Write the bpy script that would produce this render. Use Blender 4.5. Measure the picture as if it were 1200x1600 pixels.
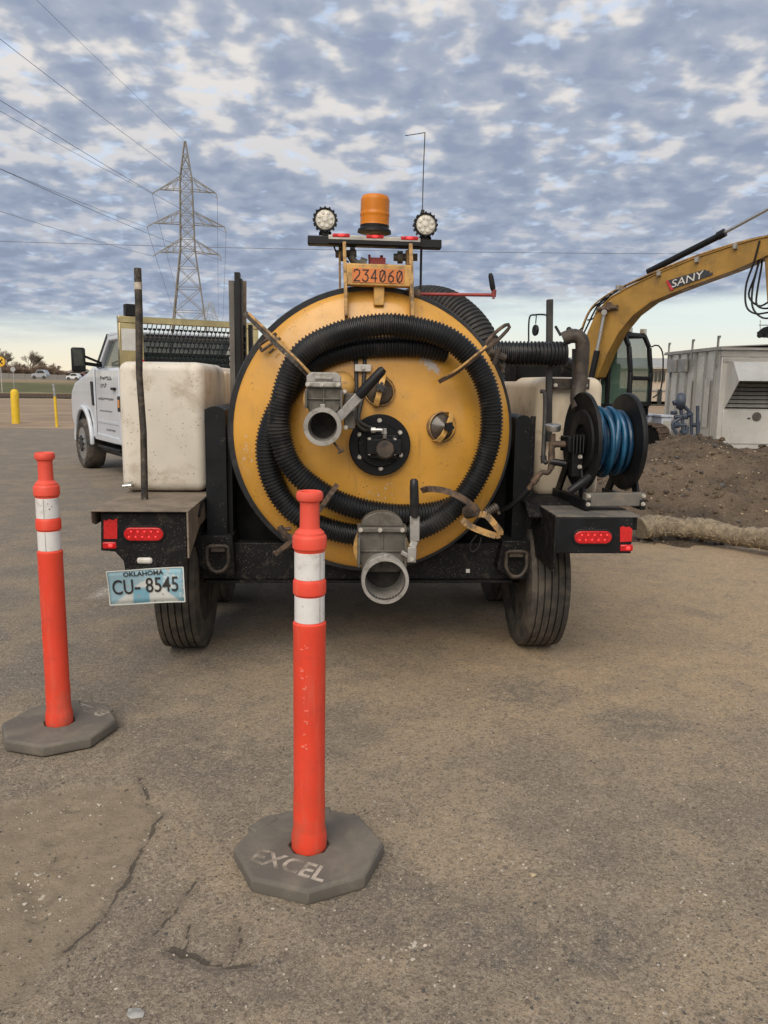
import bpy, bmesh, math, random
import numpy as np
from mathutils import Vector, Matrix
R = math.radians
for o in list(bpy.data.objects): bpy.data.objects.remove(o)
scene = bpy.context.scene
COL = scene.collection
random.seed(7)

# ------------------------------------------------------------------ camera
CAM_H, PITCH, ROLL, FPX = 1.45, R(9.15), R(0.7), 1250.0
cam_data = bpy.data.cameras.new('camera')
cam_data.sensor_fit = 'HORIZONTAL'; cam_data.sensor_width = 36.0
cam_data.lens = 36.0 * FPX / 1200.0
cam_data.clip_start = 0.05; cam_data.clip_end = 4000.0
cam = bpy.data.objects.new('camera', cam_data); COL.objects.link(cam)
cam.matrix_world = Matrix.Translation((0, 0, CAM_H)) @ Matrix.Rotation(math.pi/2 - PITCH, 4, 'X') @ Matrix.Rotation(ROLL, 4, 'Z')
scene.camera = cam
vs = scene.view_settings
vs.view_transform = 'Standard'; vs.look = 'None'; vs.gamma = 1.0; vs.use_curve_mapping = False
vs.exposure = 1.0
scene.render.engine = 'CYCLES'
scene.cycles.max_bounces = 6
scene.cycles.use_denoising = True

# ------------------------------------------------------------------ sun and sky
SUN_EL, SUN_AZ = R(44), R(196)      # direction towards the sun; azimuth clockwise from +Y
sun_dir = Vector((math.sin(SUN_AZ)*math.cos(SUN_EL), math.cos(SUN_AZ)*math.cos(SUN_EL), math.sin(SUN_EL)))
sl = bpy.data.lights.new('sun', 'SUN'); sl.energy = 1.5; sl.angle = R(55); sl.color = (1.0, 0.90, 0.76)
so = bpy.data.objects.new('sun', sl); COL.objects.link(so)
so.rotation_euler = sun_dir.to_track_quat('Z', 'Y').to_euler()

def build_world():
    w = bpy.data.worlds.new('World'); scene.world = w; w.use_nodes = True
    nt = w.node_tree; N = nt.nodes; L = nt.links; N.clear()
    def nd(t, **k):
        n = N.new(t)
        for a, b in k.items(): setattr(n, a, b)
        return n
    def m(op, a, b=None, c=None, clamp=False):
        n = nd('ShaderNodeMath', operation=op, use_clamp=clamp)
        for i, v in enumerate((a, b, c)):
            if v is None: continue
            if isinstance(v, (int, float)): n.inputs[i].default_value = v
            else: L.new(v, n.inputs[i])
        return n.outputs[0]
    def sstep(x, a, b):
        n = nd('ShaderNodeMapRange', interpolation_type='SMOOTHSTEP')
        L.new(x, n.inputs[0]); n.inputs[1].default_value = a; n.inputs[2].default_value = b
        return n.outputs[0]
    def mix(f, a, b):
        n = nd('ShaderNodeMix', data_type='RGBA')
        if isinstance(f, (int, float)): n.inputs[0].default_value = f
        else: L.new(f, n.inputs[0])
        for i, v in ((6, a), (7, b)):
            if isinstance(v, tuple): n.inputs[i].default_value = (*v, 1)
            else: L.new(v, n.inputs[i])
        return n.outputs[2]
    out = nd('ShaderNodeOutputWorld'); bg = nd('ShaderNodeBackground'); L.new(bg.outputs[0], out.inputs[0])
    bg.inputs[1].default_value = 0.05
    sky = nd('ShaderNodeTexSky', sky_type='NISHITA', sun_disc=False, sun_elevation=SUN_EL, sun_rotation=SUN_AZ,
             air_density=1.0, dust_density=1.2, ozone_density=1.3)
    tc = nd('ShaderNodeTexCoord'); sep = nd('ShaderNodeSeparateXYZ'); L.new(tc.outputs['Generated'], sep.inputs[0])
    x, y, z = sep.outputs
    zc = m('ADD', m('MAXIMUM', z, 0.0), 0.20)
    u, v = m('DIVIDE', x, zc), m('DIVIDE', y, zc)
    cmb = nd('ShaderNodeCombineXYZ'); L.new(u, cmb.inputs[0]); L.new(v, cmb.inputs[1])
    def fbm(vec, scale, detail, rough, dist=0.0, off=(0, 0, 0)):
        mp = nd('ShaderNodeMapping'); L.new(vec, mp.inputs[0]); mp.inputs['Location'].default_value = off
        n = nd('ShaderNodeTexNoise'); n.noise_dimensions = '2D'
        L.new(mp.outputs[0], n.inputs['Vector'])
        n.inputs['Scale'].default_value = scale; n.inputs['Detail'].default_value = detail
        n.inputs['Roughness'].default_value = rough; n.inputs['Distortion'].default_value = dist
        return n.outputs[0]
    P = cmb.outputs[0]
    big = fbm(P, 1.25, 3, 0.5, 0.3, (3.1, 1.7, 0))
    mid = fbm(P, 3.9, 3.5, 0.5, 0.3, (7.3, 2.2, 0))
    fine = fbm(P, 11.5, 3.2, 0.46, 0.10, (1.3, 8.4, 0))
    wisp = fbm(P, 16.0, 3, 0.5, 0.15, (4.2, 0.7, 0))
    low = sstep(z, 0.36, 0.12)                                    # the deck seen edge-on greys out into layers
    t = m('ADD', m('ADD', m('MULTIPLY', mid, 0.36), m('MULTIPLY', fine, 0.40)), m('MULTIPLY', big, 0.24))
    puff = m('MULTIPLY', sstep(t, 0.485, 0.60), m('SUBTRACT', 1.0, m('MULTIPLY', low, 0.62)))
    shade = sstep(t, 0.50, 0.38)
    # colours in sky units (times strength 0.06)
    grey = mix(low, (3.95, 4.45, 5.45), (3.45, 4.05, 5.25))
    dark = mix(low, (2.85, 3.40, 4.65), (2.6, 3.15, 4.25))
    cream = (8.4, 8.0, 7.6)
    deck = mix(m('MULTIPLY', shade, 0.85), mix(m('MULTIPLY', puff, 0.92), grey, cream), dark)
    blue = nd('ShaderNodeMix', data_type='RGBA', blend_type='MULTIPLY'); blue.inputs[0].default_value = 1
    L.new(sky.outputs[0], blue.inputs[6]); blue.inputs[7].default_value = (2.2, 2.2, 2.3, 1)
    clear = mix(0.75, blue.outputs[2], (6.6, 7.7, 9.2))
    hole = m('MULTIPLY', sstep(m('ADD', m('MULTIPLY', wisp, 0.6), m('MULTIPLY', mid, 0.4)), 0.54, 0.70), m('SUBTRACT', 0.70, m('MULTIPLY', low, 0.30)))
    upper = mix(hole, deck, clear)
    # bright strip of open sky under the far edge of the deck
    cm2 = nd('ShaderNodeCombineXYZ'); L.new(m('MULTIPLY', x, 2.2), cm2.inputs[0]); L.new(m('MULTIPLY', z, 26.0), cm2.inputs[1]); L.new(m('MULTIPLY', y, 2.2), cm2.inputs[2])
    n3 = nd('ShaderNodeTexNoise'); L.new(cm2.outputs[0], n3.inputs['Vector']); n3.inputs['Scale'].default_value = 1.5; n3.inputs['Detail'].default_value = 4
    az = nd('ShaderNodeTexNoise'); 
    cm3 = nd('ShaderNodeCombineXYZ'); L.new(x, cm3.inputs[0]); L.new(y, cm3.inputs[1]); L.new(cm3.outputs[0], az.inputs['Vector']); az.inputs['Scale'].default_value = 1.3; az.inputs['Detail'].default_value = 1
    edge = m('ADD', m('ADD', z, m('MULTIPLY', m('SUBTRACT', n3.outputs[0], 0.5), 0.075)), m('MULTIPLY', m('SUBTRACT', az.outputs[0], 0.5), -0.10))
    edge = m('SUBTRACT', edge, m('MULTIPLY', x, 0.055))
    gap = sstep(edge, 0.098, 0.052)
    warm = mix(sstep(z, 0.0, 0.085), (9.6, 8.5, 6.4), (7.9, 8.8, 8.5))
    col = mix(gap, upper, warm)
    below = mix(sstep(z, -0.02, 0.0), (2.4, 2.2, 1.9), col)
    L.new(below, bg.inputs[0])
build_world()

# ------------------------------------------------------------------ frames: a pixel of the photograph on a plane of known depth -> point
class Frame:
    def __init__(s, yaw=0.0): s.yaw = yaw; s.m = Matrix.Rotation(yaw, 3, 'Z'); s.mi = s.m.transposed()
    def ray(s, px, py):
        u, v = (px-600)/FPX, (800-py)/FPX
        u, v = u*math.cos(ROLL)-v*math.sin(ROLL), u*math.sin(ROLL)+v*math.cos(ROLL)
        d = Vector((u, math.cos(PITCH)+v*math.sin(PITCH), -math.sin(PITCH)+v*math.cos(PITCH)))
        return s.mi @ d
    def at(s, px, py, d):
        r = s.ray(px, py); t = d/r.y
        return Vector((r.x*t, d, CAM_H+r.z*t))
    def onx(s, px, py, x):
        r = s.ray(px, py); t = x/r.x
        return Vector((x, r.y*t, CAM_H+r.z*t))
    def ground(s, px, py, z=0.0):
        r = s.ray(px, py); t = (z-CAM_H)/r.z
        return Vector((r.x*t, r.y*t, z))
    def world(s, p): return s.m @ Vector(p)
W0 = Frame(0)

# ------------------------------------------------------------------ mesh helpers
def ortho(a):
    a = Vector(a).normalized(); h = Vector((0, 0, 1)) if abs(a.z) < 0.9 else Vector((1, 0, 0))
    u = a.cross(h).normalized(); return a, u, u.cross(a).normalized()
def spline(pts, step, closed=False):
    pts = [Vector(p) for p in pts]; n = len(pts); dense = []
    rng = range(n if closed else n-1)
    for i in rng:
        if closed: a, b, c, d = pts[i-1], pts[i], pts[(i+1) % n], pts[(i+2) % n]
        else:
            b, c = pts[i], pts[i+1]
            a = pts[i-1] if i else b*2-c
            d = pts[i+2] if i+2 < n else c*2-b
        for k in range(24):
            t = k/24
            dense.append(0.5*((2*b)+(c-a)*t+(2*a-5*b+4*c-d)*t*t+(3*b-a-3*c+d)*t**3))
    dense.append(pts[0] if closed else pts[-1])
    L = [0]
    for i in range(1, len(dense)): L.append(L[-1]+(dense[i]-dense[i-1]).length)
    m = max(2, int(L[-1]/step)); out = []; j = 0
    for k in range(m+1):
        s = L[-1]*k/m
        while j < len(L)-2 and L[j+1] < s: j += 1
        q = (s-L[j])/max(1e-9, L[j+1]-L[j]); out.append(dense[j].lerp(dense[j+1], min(1, max(0, q))))
    return out
class MB:
    def __init__(s): s.v = []; s.f = []
    def add(s, vs, fs):
        o = len(s.v); s.v += [Vector(p) for p in vs]; s.f += [tuple(i+o for i in f) for f in fs]; return s
    def box(s, c, size, rot=None):
        c = Vector(c); hx, hy, hz = (k/2 for k in size)
        vs = [Vector((x, y, z)) for x in (-hx, hx) for y in (-hy, hy) for z in (-hz, hz)]
        if rot: vs = [rot @ p for p in vs]
        return s.add([c+p for p in vs], [(0, 1, 3, 2), (4, 6, 7, 5), (0, 4, 5, 1), (2, 3, 7, 6), (0, 2, 6, 4), (1, 5, 7, 3)])
    def b2(s, lo, hi):
        lo, hi = Vector(lo), Vector(hi); return s.box((lo+hi)/2, [abs(k) for k in (hi-lo)])
    def bar(s, p0, p1, w, h, up=(0, 0, 1)):
        p0, p1 = Vector(p0), Vector(p1); a = (p1-p0).normalized(); u = Vector(up)
        x = a.cross(u)
        if x.length < 1e-4: x = a.cross(Vector((1, 0, 0)))
        x.normalize(); u = x.cross(a)
        return s.box((p0+p1)/2, (w, (p1-p0).length, h), Matrix((x, a, u)).transposed())
    def cyl(s, p0, p1, r0, r1=None, n=20, caps=True):
        p0, p1 = Vector(p0), Vector(p1); r1 = r0 if r1 is None else r1
        a, u, w = ortho(p1-p0); vs = []
        for p, r in ((p0, r0), (p1, r1)):
            for k in range(n):
                t = 2*math.pi*k/n; vs.append(p+u*(r*math.cos(t))+w*(r*math.sin(t)))
        fs = [(k, (k+1) % n, n+(k+1) % n, n+k) for k in range(n)]
        if caps: fs += [tuple(range(n-1, -1, -1)), tuple(range(n, 2*n))]
        return s.add(vs, fs)
    def tube(s, pts, r, n=10, radii=None, caps=True):
        pts = [Vector(p) for p in pts]; m = len(pts); vs = []; fs = []
        a, u, w = ortho(pts[1]-pts[0])
        for i, p in enumerate(pts):
            t = (pts[min(i+1, m-1)]-pts[max(i-1, 0)]).normalized()
            u = (u-t*u.dot(t)).normalized(); w = t.cross(u)
            rr = radii[i] if radii is not None else r
            for k in range(n):
                q = 2*math.pi*k/n; vs.append(p+u*(rr*math.cos(q))+w*(rr*math.sin(q)))
        for i in range(m-1):
            for k in range(n):
                fs.append((i*n+k, i*n+(k+1) % n, (i+1)*n+(k+1) % n, (i+1)*n+k))
        if caps: fs += [tuple(range(n-1, -1, -1)), tuple((m-1)*n+k for k in range(n))]
        return s.add(vs, fs)
    def lathe(s, prof, org, axis=(0, 0, 1), n=32, closed=False, caps=True):
        """prof: (radius, distance along axis)"""
        org = Vector(org); a, u, w = ortho(axis); vs = []; fs = []; m = len(prof)
        for r, h in prof:
            for k in range(n):
                q = 2*math.pi*k/n; vs.append(org+a*h+u*(r*math.cos(q))+w*(r*math.sin(q)))
        for i in range(m if closed else m-1):
            j = (i+1) % m
            for k in range(n):
                fs.append((i*n+k, i*n+(k+1) % n, j*n+(k+1) % n, j*n+k))
        if not closed and caps:
            if prof[0][0] > 1e-6: fs.append(tuple(range(n-1, -1, -1)))
            if prof[-1][0] > 1e-6: fs.append(tuple((m-1)*n+k for k in range(n)))
        return s.add(vs, fs)
    def prism(s, poly, ext):
        poly = [Vector(p) for p in poly]; n = len(poly); e = Vector(ext)
        return s.add(poly+[p+e for p in poly], [tuple(range(n-1, -1, -1)), tuple(range(n, 2*n))]+[(k, (k+1) % n, n+(k+1) % n, n+k) for k in range(n)])
    def sphere(s, c, r, n=14, sc=(1, 1, 1)):
        c = Vector(c); m = n//2; vs = []; fs = []
        for i in range(m+1):
            t = math.pi*i/m
            for k in range(n):
                q = 2*math.pi*k/n
                vs.append(c+Vector((r*sc[0]*math.sin(t)*math.cos(q), r*sc[1]*math.sin(t)*math.sin(q), r*sc[2]*math.cos(t))))
        for i in range(m):
            for k in range(n): fs.append((i*n+k, (i+1)*n+k, (i+1)*n+(k+1) % n, i*n+(k+1) % n))
        return s.add(vs, fs)
    def mesh(s, name, base=(0, 0, 0), smooth=38):
        b = Vector(base); me = bpy.data.meshes.new(name)
        me.from_pydata([tuple(p-b) for p in s.v], [], s.f)
        bm = bmesh.new(); bm.from_mesh(me)
        bmesh.ops.remove_doubles(bm, verts=bm.verts, dist=1e-6)
        bmesh.ops.recalc_face_normals(bm, faces=bm.faces); bm.to_mesh(me); bm.free()
        if smooth:
            me.polygons.foreach_set('use_smooth', [True]*len(me.polygons)); me.set_sharp_from_angle(angle=R(smooth))
        me.update(); return me
    def build(s, name, mat, parent=None, bevel=0.0, smooth=38, label=None):
        base = BASE.get(parent.name, Vector()) if parent else Vector()
        o = bpy.data.objects.new(name, s.mesh(name, base, smooth)); COL.objects.link(o)
        o.data.materials.append(MATS[mat] if isinstance(mat, str) else mat)
        if parent: o.parent = parent; BASE[o.name] = base
        if bevel:
            b = o.modifiers.new('bevel', 'BEVEL'); b.width = bevel; b.segments = 2; b.limit_method = 'ANGLE'; b.angle_limit = R(40)
        if label: o['label'] = label
        return o
BASE = {}; MATS = {}
def tag(o, label, cat, group=None):
    o['label'] = label; o['category'] = cat
    if group: o['group'] = group
    return o
def thing(name, label, cat, frame, base, group=None):
    o = bpy.data.objects.new(name, None); COL.objects.link(o); o.empty_display_size = 0.1
    o.location = frame.world(base); o.rotation_euler = (0, 0, frame.yaw); BASE[o.name] = Vector(base)
    return tag(o, label, cat, group)
def single(mb, name, mat, label, cat, base, group=None, bevel=0, frame=None):
    """one-mesh thing with its origin at its base"""
    o = bpy.data.objects.new(name, mb.mesh(name, base)); COL.objects.link(o)
    o.data.materials.append(MATS[mat]); f = frame or W0
    o.location = f.world(base); o.rotation_euler = (0, 0, f.yaw); BASE[o.name] = Vector(base)
    if bevel:
        b = o.modifiers.new('bevel', 'BEVEL'); b.width = bevel; b.segments = 2; b.limit_method = 'ANGLE'; b.angle_limit = R(40)
    return tag(o, label, cat, group)
def struct(o): o['kind'] = 'structure'; return o
def piece(name, mesh, mat, parent, loc, rot=None, label=None):
    """a repeated piece sharing mesh data; loc in the thing's frame"""
    o = bpy.data.objects.new(name, mesh); COL.objects.link(o); o.parent = parent
    o.location = Vector(loc)-BASE.get(parent.name, Vector())
    if rot: o.rotation_euler = rot
    if not mesh.materials: mesh.materials.append(MATS[mat])
    return o
def text_piece(name, s, mat, parent, org, xdir, ydir, height, squeeze=1.0, depth=0.0006, align='CENTER', bold=0.0):
    cu = bpy.data.curves.new(name, 'FONT'); cu.body = s; cu.align_x = align; cu.align_y = 'CENTER'; cu.size = height/0.72; cu.extrude = depth
    cu.resolution_u = 3; cu.offset = bold
    t = bpy.data.objects.new(name+'_curve', cu); COL.objects.link(t)
    dg = bpy.context.evaluated_depsgraph_get(); me = bpy.data.meshes.new_from_object(t.evaluated_get(dg)); bpy.data.objects.remove(t)
    x = Vector(xdir).normalized()*squeeze; y = Vector(ydir).normalized(); z = x.normalized().cross(y)
    base = BASE.get(parent.name, Vector()) if parent else Vector(); org = Vector(org)
    for v in me.vertices: v.co = org-base+x*v.co.x+y*v.co.y+z*v.co.z
    me.materials.clear(); me.materials.append(MATS[mat]); me.name = name
    o = bpy.data.objects.new(name, me); COL.objects.link(o); o.parent = parent; BASE[o.name] = base
    return o

# ------------------------------------------------------------------ materials
def mat(name, base, rough=0.5, metal=0.0, var=0.15, vscale=6.0, dirt=None, dirt_amt=0.0, dscale=9.0, speck=None, speck_amt=0.0, sscale=90.0,
        bump=0.0, bscale=60.0, emit=None, estr=0.0, spec=0.5, rvar=0.12, coat=0.0, extra=None, updirt=0.0):
    m = bpy.data.materials.new(name); m.use_nodes = True; nt = m.node_tree; N = nt.nodes; L = nt.links
    b = N['Principled BSDF']; tc = N.new('ShaderNodeTexCoord'); V = tc.outputs['Object']
    def noise(scale, detail=5, rough=0.6, dist=0.0, vec=None):
        n = N.new('ShaderNodeTexNoise'); L.new(vec or V, n.inputs['Vector']); n.inputs['Scale'].default_value = scale
        n.inputs['Detail'].default_value = detail; n.inputs['Roughness'].default_value = rough; n.inputs['Distortion'].default_value = dist; return n.outputs[0]
    def rng(x, a, c, lo=0.0, hi=1.0):
        n = N.new('ShaderNodeMapRange'); n.interpolation_type = 'SMOOTHSTEP'; L.new(x, n.inputs[0])
        for i, k in enumerate((a, c, lo, hi)): n.inputs[i+1].default_value = k
        return n.outputs[0]
    def mix(f, a, c):
        n = N.new('ShaderNodeMix'); n.data_type = 'RGBA'
        if isinstance(f, (int, float)): n.inputs[0].default_value = f
        else: L.new(f, n.inputs[0])
        for i, k in ((6, a), (7, c)):
            if isinstance(k, tuple): n.inputs[i].default_value = (*k, 1)
            else: L.new(k, n.inputs[i])
        return n.outputs[2]
    def math_(op, a, c):
        n = N.new('ShaderNodeMath'); n.operation = op
        for i, k in enumerate((a, c)):
            if isinstance(k, (int, float)): n.inputs[i].default_value = k
            else: L.new(k, n.inputs[i])
        return n.outputs[0]
    lo = tuple(max(0, k*(1-var)) for k in base); hi = tuple(min(1, k*(1+var)) for k in base)
    v1 = noise(vscale); col = mix(rng(v1, 0.3, 0.7), lo, hi)
    rgh = rng(noise(vscale*2.3, 4), 0.3, 0.7, max(0.02, rough-rvar), min(1, rough+rvar))
    if dirt:
        mask = rng(noise(dscale, 8, 0.68, 0.4), 0.62-0.4*dirt_amt, 0.80-0.3*dirt_amt, 0, min(1, 0.35+dirt_amt))
        if updirt:
            g = N.new('ShaderNodeNewGeometry'); sp = N.new('ShaderNodeSeparateXYZ'); L.new(g.outputs['Normal'], sp.inputs[0])
            mask = math_('MAXIMUM', mask, math_('MULTIPLY', rng(sp.outputs[2], 0.3, 0.95), rng(noise(dscale*1.7, 6), 0.25, 0.6, updirt*0.5, updirt)))
        col = mix(mask, col, dirt); rgh = mix(mask, rgh, (0.85, 0.85, 0.85))
    if speck:
        vo = N.new('ShaderNodeTexVoronoi'); L.new(V, vo.inputs['Vector']); vo.inputs['Scale'].default_value = sscale; vo.inputs['Randomness'].default_value = 1
        near = rng(vo.outputs['Distance'], 0.16, 0.30, 1, 0)
        pick = rng(noise(sscale*0.13, 3), 0.62-0.3*speck_amt, 0.74-0.3*speck_amt)
        wn = N.new('ShaderNodeTexWhiteNoise'); L.new(vo.outputs['Position'], wn.inputs['Vector'])
        pk2 = rng(wn.outputs[0], 0.45, 0.55)
        col = mix(math_('MULTIPLY', math_('MULTIPLY', near, pick), pk2), col, speck)
    if extra: col = extra(N, L, V, col, noise, rng, mix, math_)
    L.new(col, b.inputs['Base Color']); L.new(rgh, b.inputs['Roughness']); b.inputs['Metallic'].default_value = metal
    b.inputs['Specular IOR Level'].default_value = spec; b.inputs['Coat Weight'].default_value = coat
    if bump:
        bn = N.new('ShaderNodeBump'); bn.inputs['Strength'].default_value = bump; bn.inputs['Distance'].default_value = 0.01
        L.new(noise(bscale, 6, 0.65), bn.inputs['Height']); L.new(bn.outputs[0], b.inputs['Normal'])
    if emit: b.inputs['Emission Color'].default_value = (*emit, 1); b.inputs['Emission Strength'].default_value = estr
    MATS[name] = m; return m
DUST = (0.27, 0.21, 0.15)
def door_wear(N, L, V, col, noise, rng, mix, math_):
    sp = N.new('ShaderNodeSeparateXYZ'); L.new(V, sp.inputs[0])
    # a scuffed patch of bare primer high on the right, and chips round the drain
    def blob(cx, cz, ax, az, rot):
        dx = math_('SUBTRACT', sp.outputs[0], cx); dz = math_('SUBTRACT', sp.outputs[2], cz)
        c, s = math.cos(rot), math.sin(rot)
        a = math_('DIVIDE', math_('ADD', math_('MULTIPLY', dx, c), math_('MULTIPLY', dz, s)), ax)
        b = math_('DIVIDE', math_('SUBTRACT', math_('MULTIPLY', dz, c), math_('MULTIPLY', dx, s)), az)
        return math_('SQRT', math_('ADD', math_('MULTIPLY', a, a), math_('MULTIPLY', b, b)), 0)
    n = noise(45, 5, 0.7)
    p = DOORMARK
    k1 = rng(math_('ADD', blob(p[0], p[1], 0.085, 0.03, R(-38)), math_('MULTIPLY', math_('SUBTRACT', n, 0.5), 2.6)), 0.55, 0.75, 1, 0)
    k2 = rng(math_('ADD', blob(p[2], p[3], 0.16, 0.10, 0), math_('MULTIPLY', math_('SUBTRACT', noise(60, 4, 0.7), 0.5), 7.5)), -0.60, -0.50, 1, 0)
    k3 = rng(math_('ADD', blob(p[4], p[5], 0.07, 0.18, 0), math_('MULTIPLY', math_('SUBTRACT', noise(75, 4, 0.7), 0.5), 7.5)), -0.58, -0.48, 1, 0)
    k4 = rng(math_('ADD', blob(p[6], p[7], 0.05, 0.03, R(50)), math_('MULTIPLY', math_('SUBTRACT', n, 0.5), 2.6)), 0.55, 0.75, 1, 0)
    k = math_('MAXIMUM', math_('MAXIMUM', k1, k2), math_('MAXIMUM', k3, k4))
    mp = N.new('ShaderNodeMapping'); L.new(V, mp.inputs[0]); mp.inputs['Scale'].default_value = (1, 1, 0.07)
    dr = rng(noise(42, 4, 0.6, 0.1, mp.outputs[0]), 0.56, 0.70, 0, 0.38)
    col = mix(math_('MULTIPLY', dr, rng(noise(3.5, 3), 0.40, 0.62)), col, (0.26, 0.155, 0.06))
    col = mix(rng(noise(2.4, 6, 0.7, 0.6), 0.46, 0.72, 0, 0.40), col, (0.40, 0.235, 0.075))
    rust = math_('MULTIPLY', rng(noise(120, 4, 0.7), 0.66, 0.72), rng(noise(5, 4), 0.50, 0.62))
    col = mix(rust, col, (0.12, 0.06, 0.03))
    return mix(k, col, (0.52, 0.46, 0.40))
DOORMARK = [0.26, 1.50, 0.03, 0.93, -0.62, 1.1, -0.24, 1.50]
mat('gold_plain', (0.58, 0.33, 0.09), 0.5, var=0.12, dirt=(0.22, 0.16, 0.10), dirt_amt=0.4, dscale=14, bump=0.03)
mat('gold_worn', (0.48, 0.28, 0.095), 0.6, var=0.2, dirt=(0.10, 0.078, 0.06), dirt_amt=0.55, dscale=22, bump=0.05)
mat('black_paint', (0.0060, 0.0068, 0.0085), 0.50, var=0.3, dirt=(0.045, 0.038, 0.030), dirt_amt=0.10, dscale=7, speck=(0.16, 0.135, 0.105), speck_amt=0.25, sscale=110, bump=0.03, spec=0.28)
mat('black_mud', (0.0070, 0.0075, 0.0085), 0.55, var=0.3, dirt=(0.085, 0.068, 0.05), dirt_amt=0.22, dscale=15, speck=(0.19, 0.155, 0.118), speck_amt=0.7, sscale=140, bump=0.06, spec=0.25)
mat('black_plain', (0.0085, 0.0088, 0.0098), 0.48, var=0.3, bump=0.02, spec=0.32)
mat('black_dark', (0.004, 0.004, 0.0045), 0.75, var=0.3, spec=0.2)
mat('rubber', (0.0105, 0.0115, 0.0135), 0.42, var=0.25, dirt=(0.060, 0.054, 0.047), dirt_amt=0.30, dscale=4.5, rvar=0.12, spec=0.45)
mat('rubber_dusty', (0.022, 0.022, 0.022), 0.6, var=0.25, dirt=(0.075, 0.066, 0.056), dirt_amt=0.35, dscale=5)
mat('tyre', (0.034, 0.031, 0.028), 0.8, var=0.2, dirt=(0.105, 0.087, 0.066), dirt_amt=0.6, dscale=7, bump=0.05, bscale=120)
mat('rim_dark', (0.018, 0.017, 0.016), 0.7, var=0.3, dirt=(0.10, 0.08, 0.06), dirt_amt=0.5)
mat('deck_dust', (0.20, 0.158, 0.118), 0.88, var=0.22, vscale=9, dirt=(0.10, 0.082, 0.066), dirt_amt=0.35, dscale=16, speck=(0.07, 0.055, 0.045), speck_amt=0.6, sscale=60, bump=0.12)
mat('deck_grey', (0.115, 0.108, 0.098), 0.7, var=0.2, dirt=(0.21, 0.17, 0.13), dirt_amt=0.4, bump=0.08)
mat('poly_tank', (0.66, 0.61, 0.525), 0.5, var=0.07, vscale=3, dirt=(0.37, 0.30, 0.215), dirt_amt=0.34, dscale=4.5, speck=(0.22, 0.17, 0.12), speck_amt=0.5, sscale=70, bump=0.05, bscale=30)
mat('poly_tank_warm', (0.65, 0.55, 0.415), 0.5, var=0.08, vscale=3, dirt=(0.36, 0.26, 0.16), dirt_amt=0.35, dscale=4.5, speck=(0.2, 0.15, 0.1), speck_amt=0.3, sscale=50, bump=0.05, bscale=30)
mat('galv', (0.42, 0.41, 0.40), 0.45, 0.75, var=0.2, vscale=14, dirt=(0.22, 0.19, 0.15), dirt_amt=0.3, dscale=15, bump=0.05)
mat('cast_grey', (0.125, 0.115, 0.098), 0.62, 0.2, var=0.2, vscale=14, dirt=(0.085, 0.072, 0.056), dirt_amt=0.45, dscale=18, bump=0.12, bscale=90)
mat('cast_light', (0.34, 0.325, 0.30), 0.55, 0.3, var=0.15, vscale=14, dirt=(0.17, 0.148, 0.118), dirt_amt=0.4, dscale=22, bump=0.1, bscale=90)
mat('bore_mud_shade', (0.026, 0.024, 0.021), 0.7, var=0.4, dirt=(0.075, 0.058, 0.04), dirt_amt=0.4, dscale=22)  # muddy bore lining, its base also darkened for the shade inside
mat('rust_steel', (0.085, 0.062, 0.048), 0.75, 0.2, var=0.4, vscale=20, dirt=(0.20, 0.125, 0.075), dirt_amt=0.45, dscale=20, bump=0.15)
mat('pole_steel', (0.045, 0.038, 0.032), 0.7, 0.2, var=0.5, vscale=25, dirt=(0.15, 0.115, 0.08), dirt_amt=0.4, dscale=18, speck=(0.4, 0.35, 0.28), speck_amt=0.3, bump=0.2)
mat('pipe_brown', (0.042, 0.034, 0.028), 0.6, 0.1, var=0.4, vscale=15, dirt=(0.12, 0.088, 0.062), dirt_amt=0.42, dscale=16, bump=0.08)
mat('red_paint', (0.28, 0.035, 0.03), 0.5, var=0.2, dirt=(0.12, 0.05, 0.04), dirt_amt=0.35)
mat('orange_decal', (0.62, 0.19, 0.055), 0.6, var=0.08, dirt=(0.4, 0.2, 0.08), dirt_amt=0.25, dscale=40)
mat('ink', (0.022, 0.02, 0.02), 0.6, var=0.1)
mat('steel', (0.50, 0.50, 0.49), 0.35, 0.85, var=0.15, vscale=30)
mat('bolt', (0.50, 0.47, 0.42), 0.5, 0.5, var=0.3, vscale=40)
mat('alu_strip', (0.46, 0.43, 0.38), 0.35, 0.7, var=0.2)
mat('white_part', (0.62, 0.60, 0.56), 0.5, var=0.1, dirt=(0.3, 0.26, 0.2), dirt_amt=0.2)
mat('amber', (0.56, 0.175, 0.008), 0.35, var=0.15, vscale=8, spec=0.4)
mat('lamp_face', (0.62, 0.58, 0.48), 0.25, 0.2, var=0.25, vscale=60)
mat('tail_red', (0.30, 0.006, 0.008), 0.25, var=0.45, vscale=90, emit=(1.0, 0.02, 0.02), estr=0.10, coat=0.3)
mat('led_red', (0.6, 0.02, 0.02), 0.3, emit=(1.0, 0.06, 0.06), estr=0.50)
mat('reflector_red', (0.55, 0.016, 0.016), 0.4, var=0.15, vscale=80)
mat('sight_glass', (0.065, 0.052, 0.04), 0.3, var=0.4, vscale=20, coat=0.4)
mat('hose_blue', (0.005, 0.034, 0.078), 0.34, var=0.3, vscale=9)
mat('hose_blue_light', (0.010, 0.072, 0.145), 0.36, var=0.3, vscale=9)
mat('plate_white', (0.58, 0.60, 0.57), 0.55, var=0.1)
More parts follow.
